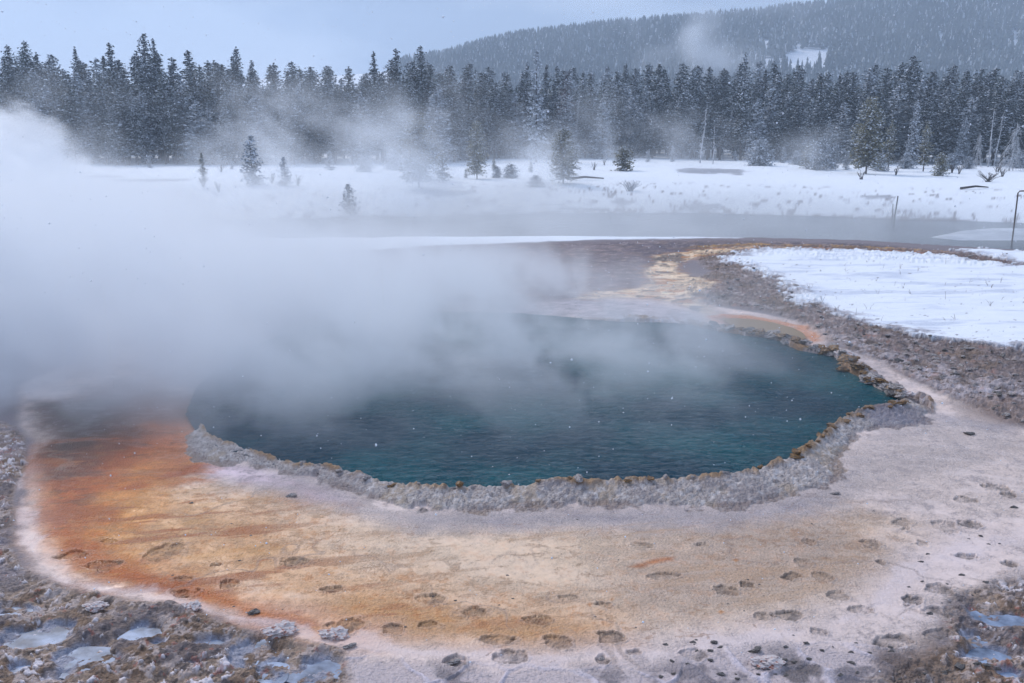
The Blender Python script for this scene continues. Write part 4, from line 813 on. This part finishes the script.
# ------------------------------------------------------------------ haze and steam
def vol_mat(name, rgb, aniso=0.0, attr='density', dens=1.0):
    m = bpy.data.materials.new(name); m.use_nodes = True; t = m.node_tree; t.nodes.clear()
    o_ = t.nodes.new('ShaderNodeOutputMaterial'); p = t.nodes.new('ShaderNodeVolumePrincipled'); t.links.new(p.outputs[0], o_.inputs['Volume'])
    p.inputs['Color'].default_value = (*rgb, 1); p.inputs['Density'].default_value = dens; p.inputs['Anisotropy'].default_value = aniso
    if attr is None: p.inputs['Density Attribute'].default_value = ''
    return m
hz_ = mat('haze', (1, 1, 1)); hz_ = vol_mat('haze_air', (.74, .86, 1.0), 0, None, .0009)
hv = [(x, y, z) for x in (-1700, 1700) for y in (-40, 1300) for z in (-4, 150)]
o = mesh_obj('haze', hv, [(0, 1, 3, 2), (4, 6, 7, 5), (0, 4, 5, 1), (2, 3, 7, 6), (0, 2, 6, 4), (1, 5, 7, 3)], hz_); tag(o, 'thin blue-grey snowy air', 'haze', kind='stuff')
def steam(name, lo, hi, res, fn, m_, label):
    nx, ny, nz = res
    zz, yy, xx = np.meshgrid(np.linspace(lo[2], hi[2], nz), np.linspace(lo[1], hi[1], ny), np.linspace(lo[0], hi[0], nx), indexing='ij')
    D = fn(xx, yy, zz).astype(np.float32)
    e = np.ones_like(D)
    for ax, v, a, b_ in ((0, zz, lo[2], hi[2]), (1, yy, lo[1], hi[1]), (2, xx, lo[0], hi[0])):
        if ax == 0: e *= ss(0, .12 * (b_ - a), b_ - v)
        else: e *= ss(0, .04 * (b_ - a), v - a) * ss(0, .04 * (b_ - a), b_ - v)
    D = np.clip(D * e, 0, None); D[D < .002] = 0
    n_ = nx * ny * nz; me = bpy.data.meshes.new(name); me.vertices.add(n_); co = np.zeros((n_, 3), np.float32); co[:] = [(a + b_) / 2 for a, b_ in zip(lo, hi)]
    me.vertices.foreach_set('co', co.ravel()); at_ = me.attributes.new('steam_density', 'FLOAT', 'POINT'); at_.data.foreach_set('value', D.ravel()); me.materials.append(m_)
    o = bpy.data.objects.new(name, me); COL.objects.link(o)
    g = bpy.data.node_groups.new(name, 'GeometryNodeTree'); g.interface.new_socket('Geometry', in_out='INPUT', socket_type='NodeSocketGeometry'); g.interface.new_socket('Geometry', in_out='OUTPUT', socket_type='NodeSocketGeometry')
    N = g.nodes; L = g.links; gi = N.new('NodeGroupInput'); go = N.new('NodeGroupOutput'); pos = N.new('GeometryNodeInputPosition')
    def vm(op, a, b_):
        q = N.new('ShaderNodeVectorMath'); q.operation = op
        for i, v in enumerate((a, b_)):
            if v is None: continue
            if isinstance(v, tuple): q.inputs[i].default_value = v
            else: L.new(v, q.inputs[i])
        return q.outputs
    v = vm('SUBTRACT', pos.outputs[0], tuple(lo))[0]; v = vm('DIVIDE', v, tuple((hi[i] - lo[i]) / (res[i] - 1) for i in range(3)))[0]
    v = vm('ADD', v, (.5, .5, .5))[0]; v = vm('FLOOR', v, None)[0]; ix = vm('DOT_PRODUCT', v, (1.0, float(nx), float(nx * ny)))[1]
    si = N.new('GeometryNodeSampleIndex'); si.data_type = 'FLOAT'; si.domain = 'POINT'; si.clamp = True
    na = N.new('GeometryNodeInputNamedAttribute'); na.data_type = 'FLOAT'; na.inputs[0].default_value = 'steam_density'
    L.new(gi.outputs[0], si.inputs['Geometry']); L.new(na.outputs[0], si.inputs['Value']); L.new(ix, si.inputs['Index'])
    vc = N.new('GeometryNodeVolumeCube'); L.new(si.outputs[0], vc.inputs['Density']); vc.inputs['Min'].default_value = lo; vc.inputs['Max'].default_value = hi
    for k_, r_ in zip(('Resolution X', 'Resolution Y', 'Resolution Z'), res): vc.inputs[k_].default_value = r_
    sm = N.new('GeometryNodeSetMaterial'); sm.inputs['Material'].default_value = m_; L.new(vc.outputs[0], sm.inputs['Geometry']); L.new(sm.outputs[0], go.inputs[0])
    o.modifiers.new('steam', 'NODES').node_group = g
    tag(o, label, 'steam', kind='stuff'); print(name, D.shape, round(float(D.mean()), 4), time.time() - T0)
    return o
MS = vol_mat('steam_vapour', (.940, .967, 1.0), .35); MSB = vol_mat('bright_steam', (.985, .99, 1.0), .3)
def pool_steam(x, y, z):
    # faint torn veil on the right, thick bank on the left; it leans and thickens with the drift
    n1 = fbm3(x * .8 - z * .3, y * .75, z * 1.1, .30, 3, 1)
    c1 = fbm3(x, y, z, .55, 3, 5); c2 = fbm3(x, y, z, .55, 3, 6)
    xq = x + 1.9 * c1 + .5 * z; yq = y + 1.9 * c2; zq = z * .75 + .8 * c1
    n2 = fbm3(xq, yq, zq, 1.0, 5, 2, .66)
    rid = 1 - 4 * np.abs(fbm3(xq, yq, zq, .6, 4, 8, .6))
    s_ = .26 * ss(8, 5.5, x) + .48 * ss(11.8, 17.5, y) * ss(5.4, 3.0, x) + .50 * ss(2.0, -5.0, x) + .30 * ss(-4, -9, x)
    top = (1.5 + 1.4 * ss(4.5, -5.0, x) + 1.2 * ss(-6, -11, x) + 2.0 * n1 + 1.4 * n2) * (1 - .5 * ss(17, 30, y))
    f = 1 - ss(.15, 1.25, np.clip((z + .1) / np.maximum(top, .2), 0, 3))
    front = np.interp(x, [-22, -9, -6.0, -4.6, -3.6, 0, 3, 5.5, 7], [12.0, 12.2, 12.0, 11.3, 10.9, 10.4, 10.8, 12.4, 15.2]) + 2.4 * n1 + 2.0 * n2
    back = np.interp(x, [-22, -8, 0, 4, 7], [31, 30, 29, 24, 19]) + 2 * n1 + 2 * n2
    fo = ss(0, 1, (y - front + .6) / (6.2 - 2.6 * ss(-1.5, -4.5, x))) * ss(-1.5, 3.5, back - y) * ss(8.5, 3.0, x + 2 * n2)
    w_ = ss(-.07, .11, n2 + .5 * n1 + .05 * ss(-2, -6, x)) * (.35 + .85 * np.clip(rid, 0, 1)) + .08 * ss(0, -8, x) + .22 * ss(15, 19, y) * (.6 + 1.2 * n2)
    return s_ * f * fo * w_ * (.55 + .6 * ss(1.2, 0, z)) * 1.05
steam('pool_steam', (-19., 10., 0.02), (8.5, 33., 5.2), (190, 160, 60), pool_steam, MS, 'thick blue-grey steam rising from the hot pool and drifting left')
def plume(x, y, z):
    n1 = fbm3(x, y, z, .12, 3, 11); n2 = fbm3(x, y, z, .4, 4, 12, .6)
    px_, pz_ = x + 55, z + 1
    top = np.interp(x, [-90, -60, -51, -48, -46, -43.5, -41], [6.5, 6.2, 5.6, 4.9, 3.6, 1.6, -1]) + 6 * n1 + 6 * n2
    return .3 * ss(-.1, .8, top - z + 3.0 * fbm3(x, y, z, .8, 4, 13, .6)) * (.6 + 1.5 * np.clip(fbm3(x, y, z, .5, 4, 14) + .25, 0, 1)) * ss(0, 4, y - 80) * ss(0, 4, 98 - y)
steam('vent_plume', (-95., 78., -.5), (-38., 100., 11.), (120, 46, 50), plume, MSB, 'dense white cloud billowing from a vent at the left forest edge')
def river_mist(x, y, z):
    n1 = fbm3(x, y, z * 1.6, .09, 3, 21); n2 = fbm3(x, y, z * 1.8, .33, 4, 22, .6)
    s_ = .06 + .075 * ss(25, -5, x) + .025 * ss(-4, -18, x)
    top = .6 + .9 * ss(30, 0, x) + .5 * ss(-2, -16, x) + 2.8 * n1
    return s_ * (1 - ss(.3, 1.4, (z + 1.6) / np.maximum(top + 1.2, .2))) * (.25 + 1.3 * ss(-.12, .2, n2 + .5 * n1)) * ss(-1, 3, y - 36) * ss(0, 12, 70 - y)
steam('river_mist', (-48., 34., -1.55), (40., 74., 5.), (150, 80, 34), river_mist, MS, 'low mist lying on the river beyond the pool')
WISP = [(253, 150, 60, .05, 10, 95), (215, 165, 70, .03, 5, 100), (60, 150, 60, .03, 12, 100), (300, 120, 55, .03, 9, 102), (350, 180, 100, .06, 12, 95), (250, 190, 120, .05, 6, 76), (415, 195, 62, .13, 7, 68), (345, 215, 150, .09, 5, 60), (455, 185, 130, .08, 5, 72), (478, 180, 130, .06, 4, 72), (510, 165, 95, .035, 7, 120), (536, 185, 120, .06, 5, 78), (566, 195, 140, .12, 5, 68), (570, 160, 80, .03, 6, 90), (640, 165, 110, .05, 7, 110), (622, 150, 112, .05, 4, 115), (700, 160, 95, .06, 6, 98), (760, 165, 130, .04, 5, 104), (812, 172, 125, .06, 5, 95), (880, 175, 150, .02, 8, 98)]
WW = []
for a, b0, b1, st, rw, yd in WISP:
    d0 = pdir(a, b0); d1 = pdir(a, b1); WW.append((d0[0] * yd / d0[1], yd, CAM_H + d1[2] * yd / d1[1], st, rw))
def forest_wisps(x, y, z):
    n1 = fbm3(x, y, z, .10, 3, 31); n2 = fbm3(x + z * .4, y, z, .26, 4, 32, .6); D = 0
    for wx_, wy_, zt, st, rw in WW:
        lean_ = wx_ + .25 * z - 1 + 4 * n1; r_ = rw * .42 * (1 + .05 * z)
        D = D + st * np.exp(-((x - lean_) / r_) ** 2 - ((y - wy_) / (rw * .5 + 1)) ** 2) * ss(1.15, .55, z / zt + n2 * .8)
    return .85 * D * (.03 + 1.9 * ss(-.04, .14, n2 + .3 * n1)) + .002 * ss(4, 0, z) * (1 + 2 * n1)
steam('forest_wisps', (-70., 58., -1.2), (62., 128., 15.), (190, 84, 48), forest_wisps, MS, 'pale wisps of steam drifting up along the forest edge')
def hill_wisp(x, y, z):
    n1 = fbm3(x, y, z, .016, 3, 41); n2 = fbm3(x, y, z, .05, 4, 42, .6)
    a = .8 * np.exp(-((x - 100 - .12 * (z - 40) * 2 - 50 * n1) / 12) ** 2) * ss(100, 60, z) + 1.0 * np.exp(-((x - 116 - 40 * n1) / 12) ** 2 - ((z - 38) / 11) ** 2)
    b_ = .5 * np.exp(-((x - 128) / 22) ** 2 - ((z - 78) / 10) ** 2)
    a = a + .12 * ss(.0, .25, n1 + .5 * n2) * ss(95, 50, z)
    return .05 * (a + b_) * (.1 + 1.8 * ss(-.1, .2, n2)) * np.exp(-((y - 520) / 16) ** 2)
steam('hill_steam', (30., 480., 5.), (200., 560., 110.), (70, 24, 60), hill_wisp, MS, 'column of pale steam rising in front of the wooded hill')
print('script', time.time() - T0)
